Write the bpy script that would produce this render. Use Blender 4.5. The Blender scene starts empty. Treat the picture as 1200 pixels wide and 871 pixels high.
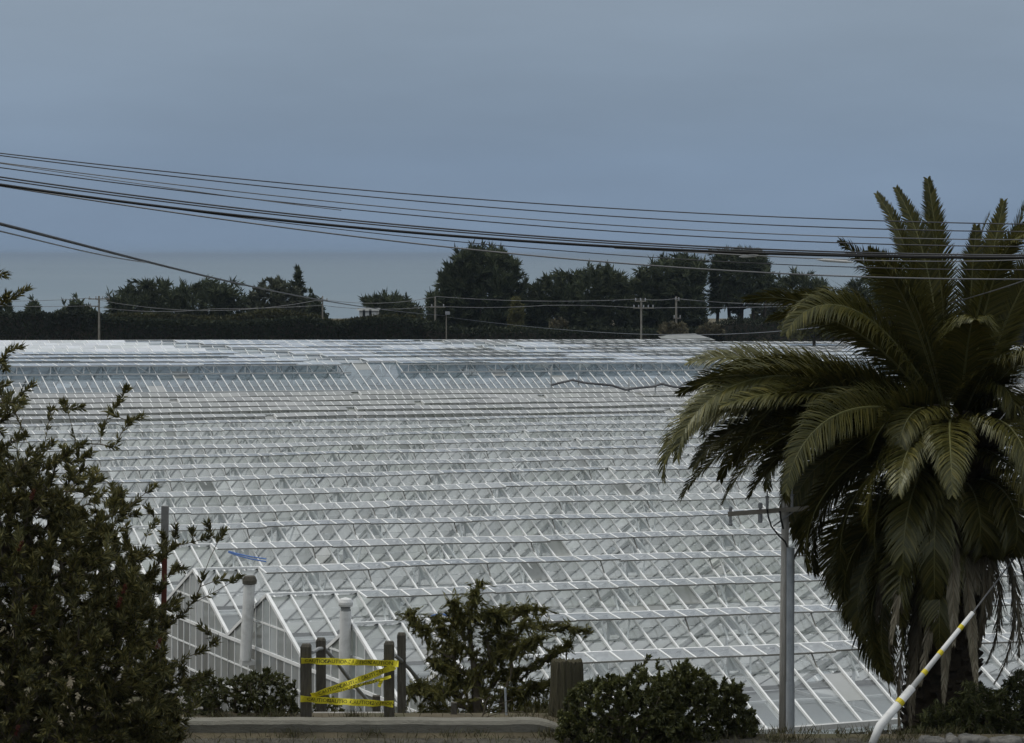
import bpy, math, random
import numpy as np
from math import sin, cos, pi, radians, sqrt, atan2
from mathutils import Vector, Matrix, Euler
random.seed(7); RNG = np.random.default_rng(7)
S = bpy.context.scene
COL = S.collection

# ------------------------------------------------------------------ camera
F = 3000.0                      # focal length in photo pixels (1200 wide)
ZC = 6.72                       # eye height above the roadside terrace
PITCH = math.atan(137.5/F)
cam_d = bpy.data.cameras.new('camera'); cam_d.sensor_width = 36; cam_d.lens = 36*F/1200
cam_d.clip_start = 0.5; cam_d.clip_end = 120000
cam = bpy.data.objects.new('camera', cam_d); COL.objects.link(cam)
cam.location = (0, 0, ZC); cam.rotation_euler = (pi/2-PITCH, 0, 0); S.camera = cam

def at(px, py, D):
    """point seen at photo pixel (px,py), D metres in front of the camera"""
    a = (px-600)/F; b = (435.5-py)/F
    y = cos(PITCH)+b*sin(PITCH); z = -sin(PITCH)+b*cos(PITCH)
    s = D/y
    return Vector((a*s, D, ZC+z*s))

# ------------------------------------------------------------------ object helpers
def link(o, parent=None):
    COL.objects.link(o)
    if parent is not None: o.parent = parent
    return o
def tag(o, label=None, cat=None, group=None, kind=None):
    if label: o['label'] = label
    if cat: o['category'] = cat
    if group: o['group'] = group
    if kind: o['kind'] = kind
    return o
def thing(name, label, cat, loc=(0, 0, 0), rot=(0, 0, 0), group=None):
    o = bpy.data.objects.new(name, None); o.empty_display_size = .3
    link(o); o.location = loc; o.rotation_euler = rot
    return tag(o, label, cat, group)

class MB:
    def __init__(s): s.v = []; s.f = []; s.m = []; s.n = 0
    def add(s, verts, faces, mi=0):
        s.v.extend([tuple(p) for p in verts])
        for f in faces: s.f.append(tuple(i+s.n for i in f)); s.m.append(mi)
        s.n += len(verts)
    def box(s, c, sz, mi=0, rot=None):
        x, y, z = sz[0]/2, sz[1]/2, sz[2]/2
        p = [Vector(q) for q in ((-x,-y,-z),(x,-y,-z),(x,y,-z),(-x,y,-z),(-x,-y,z),(x,-y,z),(x,y,z),(-x,y,z))]
        if rot is not None: p = [rot @ q for q in p]
        c = Vector(c)
        s.add([q+c for q in p], [(0,3,2,1),(4,5,6,7),(0,1,5,4),(1,2,6,5),(2,3,7,6),(3,0,4,7)], mi)
    def bar(s, a, b, w, h, mi=0, up=(0,0,1)):
        """square bar from a to b"""
        a = Vector(a); b = Vector(b); d = (b-a)
        if d.length < 1e-6: return
        d.normalize(); sd = d.cross(Vector(up))
        if sd.length < 1e-4: sd = d.cross(Vector((1,0,0)))
        sd.normalize(); u = sd.cross(d)
        o = [sd*(-w/2)+u*(-h/2), sd*(w/2)+u*(-h/2), sd*(w/2)+u*(h/2), sd*(-w/2)+u*(h/2)]
        s.add([a+q for q in o]+[b+q for q in o], [(0,1,2,3),(7,6,5,4),(0,4,5,1),(1,5,6,2),(2,6,7,3),(3,7,4,0)], mi)
    def tube(s, pts, r, n=8, mi=0, cap=True):
        pts = [Vector(p) for p in pts]
        if not hasattr(r, '__len__'): r = [r]*len(pts)
        ring = []; v = []; f = []
        t0 = (pts[1]-pts[0]).normalized()
        ref = Vector((0,0,1)) if abs(t0.z) < .9 else Vector((1,0,0))
        x = t0.cross(ref).normalized()
        for i, p in enumerate(pts):
            t = (pts[min(i+1, len(pts)-1)]-pts[max(i-1, 0)]).normalized()
            x = (x - t*x.dot(t)).normalized(); y = t.cross(x)
            for k in range(n):
                a = 2*pi*k/n; v.append(p+(x*cos(a)+y*sin(a))*r[i])
        for i in range(len(pts)-1):
            for k in range(n):
                k2 = (k+1) % n
                f.append((i*n+k, i*n+k2, (i+1)*n+k2, (i+1)*n+k))
        if cap:
            f.append(tuple(range(n-1, -1, -1))); f.append(tuple((len(pts)-1)*n+k for k in range(n)))
        s.add(v, f, mi)
    def lathe(s, prof, n=16, mi=0, c=(0,0,0)):
        v = []; f = []; c = Vector(c)
        for r, z in prof:
            for k in range(n): v.append(c+Vector((r*cos(2*pi*k/n), r*sin(2*pi*k/n), z)))
        for i in range(len(prof)-1):
            for k in range(n):
                k2 = (k+1) % n; f.append((i*n+k, i*n+k2, (i+1)*n+k2, (i+1)*n+k))
        f.append(tuple(range(n-1, -1, -1))); f.append(tuple((len(prof)-1)*n+k for k in range(n)))
        s.add(v, f, mi)
    def arr(s, V, Q, mi=0):
        """numpy verts (N,3) and faces (M,k)"""
        s.v.extend(map(tuple, V)); s.f.extend([tuple(q) for q in (Q+s.n).tolist()]); s.m.extend([mi]*len(Q)); s.n += len(V)
    def build(s, name, mats, parent=None, smooth=False):
        me = bpy.data.meshes.new(name); me.from_pydata(s.v, [], s.f)
        if not isinstance(mats, (list, tuple)): mats = [mats]
        for m in mats: me.materials.append(m)
        if len(mats) > 1: me.polygons.foreach_set('material_index', s.m)
        if smooth: me.polygons.foreach_set('use_smooth', [True]*len(me.polygons))
        me.update()
        return link(bpy.data.objects.new(name, me), parent)

# ------------------------------------------------------------------ materials
def newmat(name):
    m = bpy.data.materials.new(name); m.use_nodes = True; nt = m.node_tree; nt.nodes.clear()
    out = nt.nodes.new('ShaderNodeOutputMaterial')
    return m, nt, out
def N(nt, t, **kw):
    n = nt.nodes.new(t)
    for k, v in kw.items():
        if k in n.inputs: n.inputs[k].default_value = v
        else: setattr(n, k, v)
    return n
def ramp(nt, fac, stops):
    r = nt.nodes.new('ShaderNodeValToRGB'); e = r.color_ramp.elements
    while len(e) < len(stops): e.new(.5)
    for el, (p, c) in zip(e, stops): el.position = p; el.color = (*c, 1)
    nt.links.new(fac, r.inputs[0]); return r.outputs[0]
def noise(nt, scale, detail=5, rough=.6, vec=None, stretch=None):
    n = N(nt, 'ShaderNodeTexNoise', Scale=scale, Detail=detail, Roughness=rough)
    if vec is None:
        vec = N(nt, 'ShaderNodeNewGeometry').outputs['Position']
    if stretch:
        mp = N(nt, 'ShaderNodeMapping', Scale=stretch); nt.links.new(vec, mp.inputs['Vector']); vec = mp.outputs[0]
    nt.links.new(vec, n.inputs['Vector']); return n.outputs['Fac']
def surface(name, c1, c2, scale=4, rough=.8, bump=.0, bscale=20, metal=0, stretch=None, spec=.3, c3=None):
    m, nt, out = newmat(name)
    p = N(nt, 'ShaderNodeBsdfPrincipled', Roughness=rough, Metallic=metal); p.inputs['Specular IOR Level'].default_value = spec
    st = [(.3, c1), (.7, c2)] if c3 is None else [(.28, c1), (.5, c2), (.72, c3)]
    nt.links.new(ramp(nt, noise(nt, scale, 6, .65, stretch=stretch), st), p.inputs['Base Color'])
    if bump:
        b = N(nt, 'ShaderNodeBump', Strength=bump, Distance=.03)
        nt.links.new(noise(nt, bscale, 6, .7, stretch=stretch), b.inputs['Height']); nt.links.new(b.outputs[0], p.inputs['Normal'])
    nt.links.new(p.outputs[0], out.inputs[0]); return m
def leafmat(name, cols, trans=.25, gloss=.06, rough=.42, big=None):
    """foliage: colour varies leaf by leaf and in soft patches, light comes through"""
    m, nt, out = newmat(name)
    g = N(nt, 'ShaderNodeNewGeometry')
    c = ramp(nt, g.outputs['Random Per Island'], [(i/(len(cols)-1), q) for i, q in enumerate(cols)])
    if big:
        hs = N(nt, 'ShaderNodeHueSaturation')
        mr = N(nt, 'ShaderNodeMapRange'); mr.inputs['From Min'].default_value = .3; mr.inputs['From Max'].default_value = .7
        mr.inputs['To Min'].default_value = .6; mr.inputs['To Max'].default_value = 1.45
        nt.links.new(noise(nt, big, 3), mr.inputs['Value']); nt.links.new(mr.outputs[0], hs.inputs['Value']); nt.links.new(c, hs.inputs['Color']); c = hs.outputs[0]
    d = N(nt, 'ShaderNodeBsdfDiffuse'); t = N(nt, 'ShaderNodeBsdfTranslucent'); gl = N(nt, 'ShaderNodeBsdfGlossy', Roughness=rough)
    gl.inputs['Color'].default_value = (.9, .95, .8, 1)
    nt.links.new(c, d.inputs['Color']); nt.links.new(c, t.inputs['Color'])
    a = N(nt, 'ShaderNodeMixShader', Fac=trans); nt.links.new(d.outputs[0], a.inputs[1]); nt.links.new(t.outputs[0], a.inputs[2])
    b = N(nt, 'ShaderNodeMixShader', Fac=gloss); nt.links.new(a.outputs[0], b.inputs[1]); nt.links.new(gl.outputs[0], b.inputs[2])
    nt.links.new(b.outputs[0], out.inputs[0]); return m
def glassmat(name, clear, dirt, tint=(.80, .86, .87), var=.22, rough=.07, trl=.55):
    """old horticultural glass: part clear, part dust film, plus the pane's mirror reflection"""
    m, nt, out = newmat(name)
    g = N(nt, 'ShaderNodeNewGeometry')
    tr = N(nt, 'ShaderNodeBsdfTransparent'); tr.inputs[0].default_value = (*tint, 1)
    col = ramp(nt, g.outputs['Random Per Island'], [(0, tuple(q*.68 for q in dirt)), (.45, dirt), (.9, tuple(min(.85, q*1.10) for q in dirt)), (1, tuple(min(.85, q*1.35) for q in dirt))])
    al = N(nt, 'ShaderNodeMixRGB', blend_type='MULTIPLY'); al.inputs['Fac'].default_value = 1
    nt.links.new(col, al.inputs[1]); nt.links.new(ramp(nt, noise(nt, .16, 6, .7), [(.38, (.82, .84, .79)), (.56, (1, 1, 1))]), al.inputs[2]); col = al.outputs[0]
    d = N(nt, 'ShaderNodeBsdfDiffuse'); t = N(nt, 'ShaderNodeBsdfTranslucent')
    nt.links.new(col, d.inputs[0]); nt.links.new(col, t.inputs[0])
    dm = N(nt, 'ShaderNodeMixShader', Fac=trl); nt.links.new(d.outputs[0], dm.inputs[1]); nt.links.new(t.outputs[0], dm.inputs[2])
    # film amount: patchy streaks + pane to pane
    nz = noise(nt, .55, 6, .6)
    ad = N(nt, 'ShaderNodeMath', operation='MULTIPLY_ADD'); nt.links.new(nz, ad.inputs[0]); ad.inputs[1].default_value = .34; ad.inputs[2].default_value = 1-clear-.17
    ad2 = N(nt, 'ShaderNodeMath', operation='MULTIPLY_ADD', use_clamp=True); nt.links.new(g.outputs['Random Per Island'], ad2.inputs[0]); ad2.inputs[1].default_value = var; nt.links.new(ad.outputs[0], ad2.inputs[2])
    mx = N(nt, 'ShaderNodeMixShader'); nt.links.new(ad2.outputs[0], mx.inputs[0]); nt.links.new(tr.outputs[0], mx.inputs[1]); nt.links.new(dm.outputs[0], mx.inputs[2])
    gl = N(nt, 'ShaderNodeBsdfGlossy', Roughness=rough); gl.inputs[0].default_value = (.95, .97, 1, 1)
    lw = N(nt, 'ShaderNodeLayerWeight', Blend=.5)             # Schlick, the same from both sides of a pane
    pw = N(nt, 'ShaderNodeMath', operation='POWER'); nt.links.new(lw.outputs['Facing'], pw.inputs[0]); pw.inputs[1].default_value = 4.2
    fr = N(nt, 'ShaderNodeMath', operation='MULTIPLY_ADD'); nt.links.new(pw.outputs[0], fr.inputs[0]); fr.inputs[1].default_value = .88; fr.inputs[2].default_value = .07
    f2 = N(nt, 'ShaderNodeMixShader'); nt.links.new(fr.outputs[0], f2.inputs[0]); nt.links.new(mx.outputs[0], f2.inputs[1]); nt.links.new(gl.outputs[0], f2.inputs[2])
    nt.links.new(f2.outputs[0], out.inputs[0]); return m

M = {}
M['glass'] = glassmat('greenhouse_glass', .90, (.38, .40, .405), tint=(.88, .905, .91), var=.12)
M['glass_back'] = glassmat('dusty_back_glass', .12, (.52, .535, .53), tint=(.84, .87, .88), trl=.75)
M['glass_gable'] = glassmat('dusty_gable_glass', .30, (.52, .54, .545), tint=(.84, .87, .88))
M['glass_vent'] = glassmat('vent_glass', .55, (.50, .515, .51), tint=(.89, .91, .91), var=.2)
M['glass_white'] = glassmat('whitewashed_glass', .16, (.48, .485, .47))
M['glass_blue'] = glassmat('clear_blue_glass', .66, (.30, .37, .42), tint=(.70, .79, .85), var=.12)
M['glass_bright'] = glassmat('limewashed_vent', .10, (.66, .69, .73), trl=.25, var=.08)
M['glass_far'] = glassmat('far_roof_glass', .14, (.50, .55, .60), trl=.3, var=.1)
M['white'] = surface('white_painted_bar', (.62, .63, .62), (.80, .81, .80), 1.6, .5)
M['alu'] = surface('weathered_aluminium', (.36, .37, .36), (.55, .56, .55), 1.5, .45, metal=.2)
M['bar_under'] = surface('silhouette_back_bar', (.055, .058, .056), (.10, .105, .10), 2, .7)  # white bars coloured dark, their backlit silhouette against bright glass put into the colour
M['vent_edge'] = surface('gap_shade_vent_edge', (.10, .095, .08), (.24, .235, .215), .5, .7)  # dark tone paints in the shadowed gap below the lifted vents
M['gutter'] = surface('stained_gutter', (.13, .13, .12), (.33, .33, .31), 1.2, .7, stretch=(1, 1, 1))
M['steel_dim'] = surface('dull_steel', (.22, .23, .23), (.36, .37, .37), 2, .6)
M['screen'] = surface('shade_screen', (.36, .38, .385), (.42, .44, .445), .08, .9)
M['concrete'] = surface('weathered_concrete', (.17, .165, .15), (.33, .32, .30), 6, .9, .4, 30)
M['kerb'] = surface('stained_kerb', (.075, .072, .058), (.19, .185, .155), 2.2, .95, .9, 25, stretch=(.6, 1, 2), c3=(.13, .125, .102))
M['timber'] = surface('weathered_timber', (.050, .046, .036), (.115, .107, .086), 9, .9, .8, 14, stretch=(4, 4, .5))
M['timber_pale'] = surface('grey_pole_timber', (.33, .315, .28), (.48, .465, .43), 9, .9, .6, 14, stretch=(4, 4, .4))
M['timber_far'] = surface('far_pole_timber', (.15, .135, .11), (.25, .235, .20), 3, .9)
M['galv'] = surface('galvanised_steel', (.27, .30, .325), (.40, .43, .455), 5, .42, metal=.15)
M['white_plastic'] = surface('white_plastic_guard', (.36, .365, .355), (.62, .63, .62), 1.6, .5, c3=(.66, .67, .66))
M['yellow'] = surface('yellow_band', (.52, .42, .02), (.66, .54, .03), 6, .5)
M['tape'] = surface('yellow_tape', (.62, .54, .025), (.80, .71, .05), 9, .42)
M['black'] = surface('black_rubber', (.010, .010, .010), (.022, .022, .02), 3, .5)
M['ink'] = surface('black_print', (.02, .02, .015), (.035, .035, .02), 4, .6)
M['cable'] = surface('grey_cable', (.035, .037, .04), (.10, .10, .105), .6, .35)
M['cable_light'] = surface('bare_wire', (.10, .105, .11), (.24, .24, .24), .5, .35, metal=.3)
M['rust'] = surface('rusty_red_paint', (.075, .022, .014), (.13, .036, .022), 8, .8)
M['grey_paint'] = surface('grey_paint', (.16, .16, .155), (.25, .25, .24), 6, .7)
M['bark'] = surface('bark', (.03, .025, .019), (.085, .07, .052), 12, .95, .8, 18, stretch=(2, 2, .6))
M['palm_bark'] = surface('palm_bark', (.014, .011, .007), (.050, .038, .024), 9, .95, .9, 14)
M['twig'] = surface('twig', (.06, .05, .035), (.13, .11, .08), 10, .9)
M['blue'] = surface('blue_hose', (.05, .12, .34), (.09, .19, .45), 4, .5)
M['roof_grey'] = surface('grey_roof', (.15, .16, .155), (.24, .25, .245), 1.0, .7)
M['house'] = surface('white_house_wall', (.55, .56, .55), (.7, .71, .70), .6, .8)
M['window'] = surface('dark_window', (.02, .025, .03), (.05, .055, .06), .6, .15)
M['insul'] = surface('grey_insulator', (.20, .21, .22), (.32, .33, .34), 8, .3)
M['bark_stump'] = surface('mossy_stump_bark', (.020, .019, .010), (.075, .068, .042), 10, .95, 1.0, 12, stretch=(4, 4, .5), c3=(.05, .05, .022))
M['floor'] = surface('pale_floor_cover', (.34, .35, .35), (.5, .51, .5), .8, .9)
M['ground'] = surface('grassy_ground', (.035, .032, .02), (.10, .085, .055), .7, 1, .8, 8, c3=(.05, .058, .025))
M['verge'] = surface('gravel_verge', (.045, .042, .033), (.10, .094, .076), 3, 1, .9, 40)
M['stone'] = surface('rough_stone', (.07, .068, .06), (.20, .195, .18), 7, .9, 1, 16)
M['palm'] = leafmat('palm_leaflets', [(0.0293, 0.0301, 0.0067), (0.0479, 0.0474, 0.0106), (0.0693, 0.0648, 0.0144), (0.1066, 0.0925, 0.0231)], .16, .032, .42)
M['palm_dead'] = leafmat('dead_palm_leaflets', [(.075, .062, .038), (.14, .118, .08), (.20, .175, .13)], .15, .03, .6)
M['rachis'] = surface('palm_rachis', (.075, .08, .028), (.15, .145, .055), 3, .45)
M['rachis_dead'] = surface('dead_palm_rachis', (.10, .08, .05), (.2, .165, .11), 3, .7)
M['lleaf'] = leafmat('bottlebrush_leaves', [(0.0386, 0.0407, 0.0145), (0.0694, 0.0685, 0.0234), (0.1081, 0.1018, 0.0344), (0.1930, 0.1665, 0.0542)], .20, .03, .5, big=.9)
M['flower'] = leafmat('red_flower_bristles', [(.055, .010, .008), (.10, .016, .012)], .2, .02)
M['cleaf'] = leafmat('cypress_sprays', [(0.0476, 0.0504, 0.0146), (0.0874, 0.0859, 0.0239), (0.1396, 0.1260, 0.0358)], .18, .02, .55, big=1.2)
M['sleaf'] = leafmat('broad_shrub_leaves', [(0.0325, 0.0374, 0.0114), (0.0585, 0.0640, 0.0186), (0.0975, 0.0998, 0.0300)], .20, .035, .45, big=1.3)
M['jleaf'] = leafmat('juniper_sprays', [(0.0218, 0.0276, 0.0101), (0.0406, 0.0461, 0.0158), (0.0655, 0.0676, 0.0230)], .14, .02, .5, big=1.0)
M['far_dark'] = leafmat('macrocarpa_sprays', [(0.0290, 0.0376, 0.0216), (0.0475, 0.0583, 0.0312), (0.0726, 0.0829, 0.0432)], .14, .015, .6, big=.22)
M['far_gum'] = leafmat('gum_leaves', [(.040, .046, .030), (.058, .064, .040), (.075, .08, .05)], .18, .03, .6, big=.25)
M['far_yellow'] = leafmat('golden_foliage', [(.06, .062, .02), (.095, .09, .03), (.12, .11, .04)], .18, .02, .6, big=.4)
M['far_hedge'] = leafmat('hedge_leaves', [(.012, .017, .010), (.020, .026, .014), (.030, .034, .017)], .12, .02, .6, big=.15)
M['far_brown'] = leafmat('dry_bush_leaves', [(.07, .062, .036), (.11, .096, .058), (.14, .125, .08)], .15, .02, .7, big=.4)
M['grass'] = leafmat('dry_grass_blades', [(.05, .045, .022), (.09, .078, .04), (.055, .062, .024)], .2, .02, .6)

# ------------------------------------------------------------------ setting
PHI = math.atan(1450/F)
U = Vector((cos(PHI), sin(PHI), 0)); Vv = Vector((-sin(PHI), cos(PHI), 0))
HR = 9.64                                   # ridge below the eye, at the left ends
P0 = Vector((-1.33, 60.5, ZC-HR))           # left end of the nearest ridge
TILT = .0133
W1 = 6.4; RISE1 = W1/2*.488
FLOOR = P0.z-RISE1-3.1

def smooth(a, b, x):
    t = np.clip((x-a)/(b-a), 0, 1); return t*t*(3-2*t)
def terrain_h(x, y):
    z = 5.0-4.9*smooth(2, 27, y)
    z = z-.22*smooth(27, 34, y)
    rt = smooth(.6, 2.2, x)
    z = z+.14*smooth(36.0, 36.25, y)*(1-rt)
    z = z-.62*smooth(37.0, 39.5, y)-1.0*rt*smooth(36.2, 38.6, y)
    flat = FLOOR-.0133*np.clip((x+1.33)*U.x+(y-60.5)*U.y, -60, 130)
    k = smooth(39.0, 55.5, y); z = z*(1-k)+flat*k
    k = smooth(272, 295, y); z = z*(1-k)+(-3.4)*k
    k = smooth(400, 560, y); z = z*(1-k)+(-22)*k
    return z
def terrain():
    ys = np.concatenate([np.linspace(-30, 24, 28), np.linspace(25, 60, 141), np.linspace(62, 250, 48), np.linspace(254, 620, 75)])
    t = np.linspace(-1, 1, 121); xs = np.sign(t)*(np.abs(t)**2.2)*420
    X, Y = np.meshgrid(xs, ys)
    Z = terrain_h(X, Y)
    bump = .05*np.sin(X*1.7+Y*.9)*np.sin(Y*1.3-X*.6)+.03*np.sin(X*4.1)*np.sin(Y*3.7)
    Z = Z+bump*smooth(38, 41, Y)*(1-smooth(54, 57, Y))*2
    nx, ny = len(xs), len(ys)
    idx = np.arange(nx*ny).reshape(ny, nx)
    Q = np.stack([idx[:-1, :-1], idx[:-1, 1:], idx[1:, 1:], idx[1:, :-1]], -1).reshape(-1, 4)
    mb = MB(); mb.arr(np.stack([X, Y, Z], -1).reshape(-1, 3), Q)
    tag(mb.build('ground', M['ground'], smooth=True), kind='structure')
terrain()
def verge():
    ys = np.linspace(28, 35.9, 20); xs = np.linspace(-30, 30, 61); X, Y = np.meshgrid(xs, ys)
    Z = terrain_h(X, Y)+.006+.008*np.sin(X*5)*np.sin(Y*7)
    idx = np.arange(X.size).reshape(X.shape)
    Q = np.stack([idx[:-1, :-1], idx[:-1, 1:], idx[1:, 1:], idx[1:, :-1]], -1).reshape(-1, 4)
    mb = MB(); mb.arr(np.stack([X, Y, Z], -1).reshape(-1, 3), Q)
    tag(mb.build('gravel_verge', M['verge'], smooth=True), kind='structure')
verge()
def sea():
    m, nt, out = newmat('sea_water')
    p = N(nt, 'ShaderNodeBsdfPrincipled', Roughness=.35, IOR=1.33)
    nt.links.new(ramp(nt, noise(nt, .0012, 4, .6, stretch=(.25, 1, 1)), [(.35, (.09, .135, .165)), (.65, (.12, .165, .19))]), p.inputs['Base Color'])
    b = N(nt, 'ShaderNodeBump', Strength=.5, Distance=1.0); nt.links.new(noise(nt, .05, 4, .6, stretch=(.4, 1, 1)), b.inputs['Height'])
    nt.links.new(b.outputs[0], p.inputs['Normal']); nt.links.new(p.outputs[0], out.inputs[0])
    mb = MB(); z = ZC-26
    xs = [-60000, -20000, -5000, 0, 5000, 20000, 60000]; ys = [450, 900, 1500, 3000, 8000, 20000, 60000]
    v = [(x, y, z) for y in ys for x in xs]; n = len(xs)
    mb.add(v, [(j*n+i, j*n+i+1, (j+1)*n+i+1, (j+1)*n+i) for j in range(len(ys)-1) for i in range(n-1)])
    tag(mb.build('sea', m), kind='structure')
sea()

# ------------------------------------------------------------------ greenhouses
def span_meshes(root, Y, Z, w, rise, X0, X1, bar, glass_f, glass_b, vent_glass, vents, panes=3, truss=3.75, gut=True,
                bw=.050, vlen=.70, vstart=0, cap_mat='white', screen=True, nb=None, back=True, sec=None, tau=0.0):
    """one ridge-and-furrow span, ridge along local X at (Y,Z). vents: list of (xa, xb, pitch_deg)"""
    hw = w/2; rnd = random.Random(int(Y*17+Z*31)+5)
    ph1, ph2 = rnd.uniform(0, 6), rnd.uniform(0, 6)
    ka = .35 if sec is not None or w > 7 else 1.0
    sag = lambda x: ka*(.022*sin(x*.23+ph1)+.013*sin(x*.71+ph2))-tau*x
    n = int(round((X1-X0)/bar)); xs = [X0+i*(X1-X0)/n for i in range(n+1)]
    xs = [xs[0]]+[x+rnd.uniform(-.02, .02) for x in xs[1:-1]]+[xs[-1]]
    g = MB()
    for side, gm in ((-1, 0), (1, 1)):
        if side == 1 and not back: continue
        for i in range(n):
            for k in range(panes):
                a, b = k/panes, (k+1)/panes
                lift = .012
                q = []
                for xx, tt, dz in ((xs[i], b, 0), (xs[i+1], b, 0), (xs[i+1], a, -lift), (xs[i], a, -lift)):
                    q.append((xx, Y+side*hw*tt, Z-.03+sag(xx)-rise*tt+dz+rnd.uniform(-.006, .006)))
                if side == 1: q.reverse()
                o_ = rnd.random()
                if o_ < .006: continue                       # a pane is gone
                g.add(q, [(0, 1, 2, 3)], 4 if o_ < .034 else gm)
    for side in (-1, 1):
        if side == 1 and not back: continue
        for i, x in enumerate(xs):
            wd = bw*(1.7 if i in (0, n) else 1)
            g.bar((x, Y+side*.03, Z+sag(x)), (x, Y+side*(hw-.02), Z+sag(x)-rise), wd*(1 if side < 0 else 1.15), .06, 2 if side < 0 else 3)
            if sec and side == -1 and i < n:
                xm = x+bar/2; g.bar((xm, Y-hw*sec, Z+sag(x)-rise*sec), (xm, Y-hw+.02, Z+sag(x)-rise), wd*.8, .05, 2)
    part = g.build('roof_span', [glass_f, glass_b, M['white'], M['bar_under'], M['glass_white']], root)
    c = MB()
    for i in range(0, n, 3):
        j = min(i+3, n)
        c.bar((xs[i], Y, Z+.045+sag(xs[i])), (xs[j], Y, Z+.045+sag(xs[j])), .10, .06)
    c.build('ridge_cap', M[cap_mat], part)
    if gut:
        u = MB()
        for i in range(0, n, 6):
            j = min(i+6, n); za = Z-rise-.03+sag(xs[i]); zb = Z-rise-.03+sag(xs[j])
            u.bar((xs[i], Y+hw, za-.05), (xs[j], Y+hw, zb-.05), .26, .03, 0)
            u.bar((xs[i], Y+hw-.12, za), (xs[j], Y+hw-.12, zb), .025, .10, 0); u.bar((xs[i], Y+hw+.12, za), (xs[j], Y+hw+.12, zb), .025, .10, 0)
        u.build('gutter', M['gutter'], part)
    for xa, xb, pit in vents:
        ve = MB(); p0 = radians(pit); xv = [x for x in xs if xa-1e-3 <= x <= xb+1e-3]
        if len(xv) < 2: continue
        seg = 0
        for i in range(len(xv)-1):
            if i % 6 == 0: pit_l = p0+radians(rnd.uniform(-2.4, 2.4))
            e = lambda x, r: (x, Y-.05-r*cos(pit_l), Z+.07+sag(x)-r*sin(pit_l))
            q = [e(xv[i]+.012, vlen), e(xv[i+1]-.012, vlen), e(xv[i+1]-.012, .02), e(xv[i]+.012, .02)]
            q = [(a, b, c_+rnd.uniform(-.004, .004)) for a, b, c_ in q]
            ve.add(q, [(0, 1, 2, 3)], 0)
            ve.bar(e(xv[i], .02), e(xv[i], vlen), bw*.95, .04, 1)
            ve.bar(e(xv[i], vlen), e(xv[i+1], vlen), .045, .04, 2)
            if i % 6 == 5: ve.bar(e(xv[i], vlen*.8), (xv[i], Y-hw*.30, Z+sag(xv[i])-rise*.30), .03, .03, 2)
        ve.build('ridge_vent', [vent_glass, M['white'], M['vent_edge']], part)
    if truss:
        t = MB(); x = X0+truss
        while x < X1-.5:
            zt = Z-.11+sag(x)
            for side in (-1, 1):
                t.bar((x, Y+side*.04, zt), (x, Y+side*(hw-.05), zt-rise), .07, .10)
            t.bar((x, Y-hw*.34, zt-rise*.34), (x+.62, Y-.05, zt-.06), .05, .05)
            t.bar((x-.30, Y-hw*.05, zt-.06), (x-.62, Y-hw*.36, zt-rise*.36), .05, .05)
            t.bar((x, Y-hw+.1, zt-rise), (x, Y+hw-.1, zt-rise), .06, .08)
            t.bar((x, Y, zt), (x, Y, zt-rise), .06, .06)
            t.box((x+.10, Y-.12, zt-.24), (.34, .02, .36))
            x += truss
        for (side, fr) in ((-1, .60), (1, .55)):           # purlins
            t.bar((X0+.1, Y+side*hw*fr, Z-.10-rise*fr), (X1-.1, Y+side*hw*fr, Z-.10-rise*fr-tau*(X1-X0)), .045, .045)
        t.build('roof_truss', M['white'], part)
    return xs

LOWX1 = 112
low = thing('greenhouse', 'huge low multi-span glasshouse with white glazing bars and many parallel ridges, nearest the road', 'greenhouse', P0, (0, TILT, PHI))
NLOW = 20
for i in range(NLOW):
    r = random.Random(i)
    gf = M['glass'] if i < 15 else M['glass_white']
    x1 = 60+i*3.2
    bar = .68
    op = [10, 9, 12, 8, 11, 9, 13, 10, 8, 12, 9, 11, 10, 12, 9, 14, 16, 20, 22, 22][i]
    start = 3*bar if i else 3*bar
    # ridge vents run in long leaves with the odd gap
    vents = []; x = start
    while x < x1-2:
        L = bar*r.choice([42, 54, 66]); vents.append((x, min(x+L, x1-1), op+r.uniform(-1.5, 1.5))); x += L+bar*(1 if r.random() < .06 else 0)
    vg = M['glass_vent'] if i < 15 else M['glass_white']
    span_meshes(low, i*W1, 0, W1, RISE1, 0, x1, bar, gf, M['glass_back'] if i < 15 else gf, vg, vents, gut=(i < NLOW), tau=.017*max(0, 1-i/8))
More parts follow.
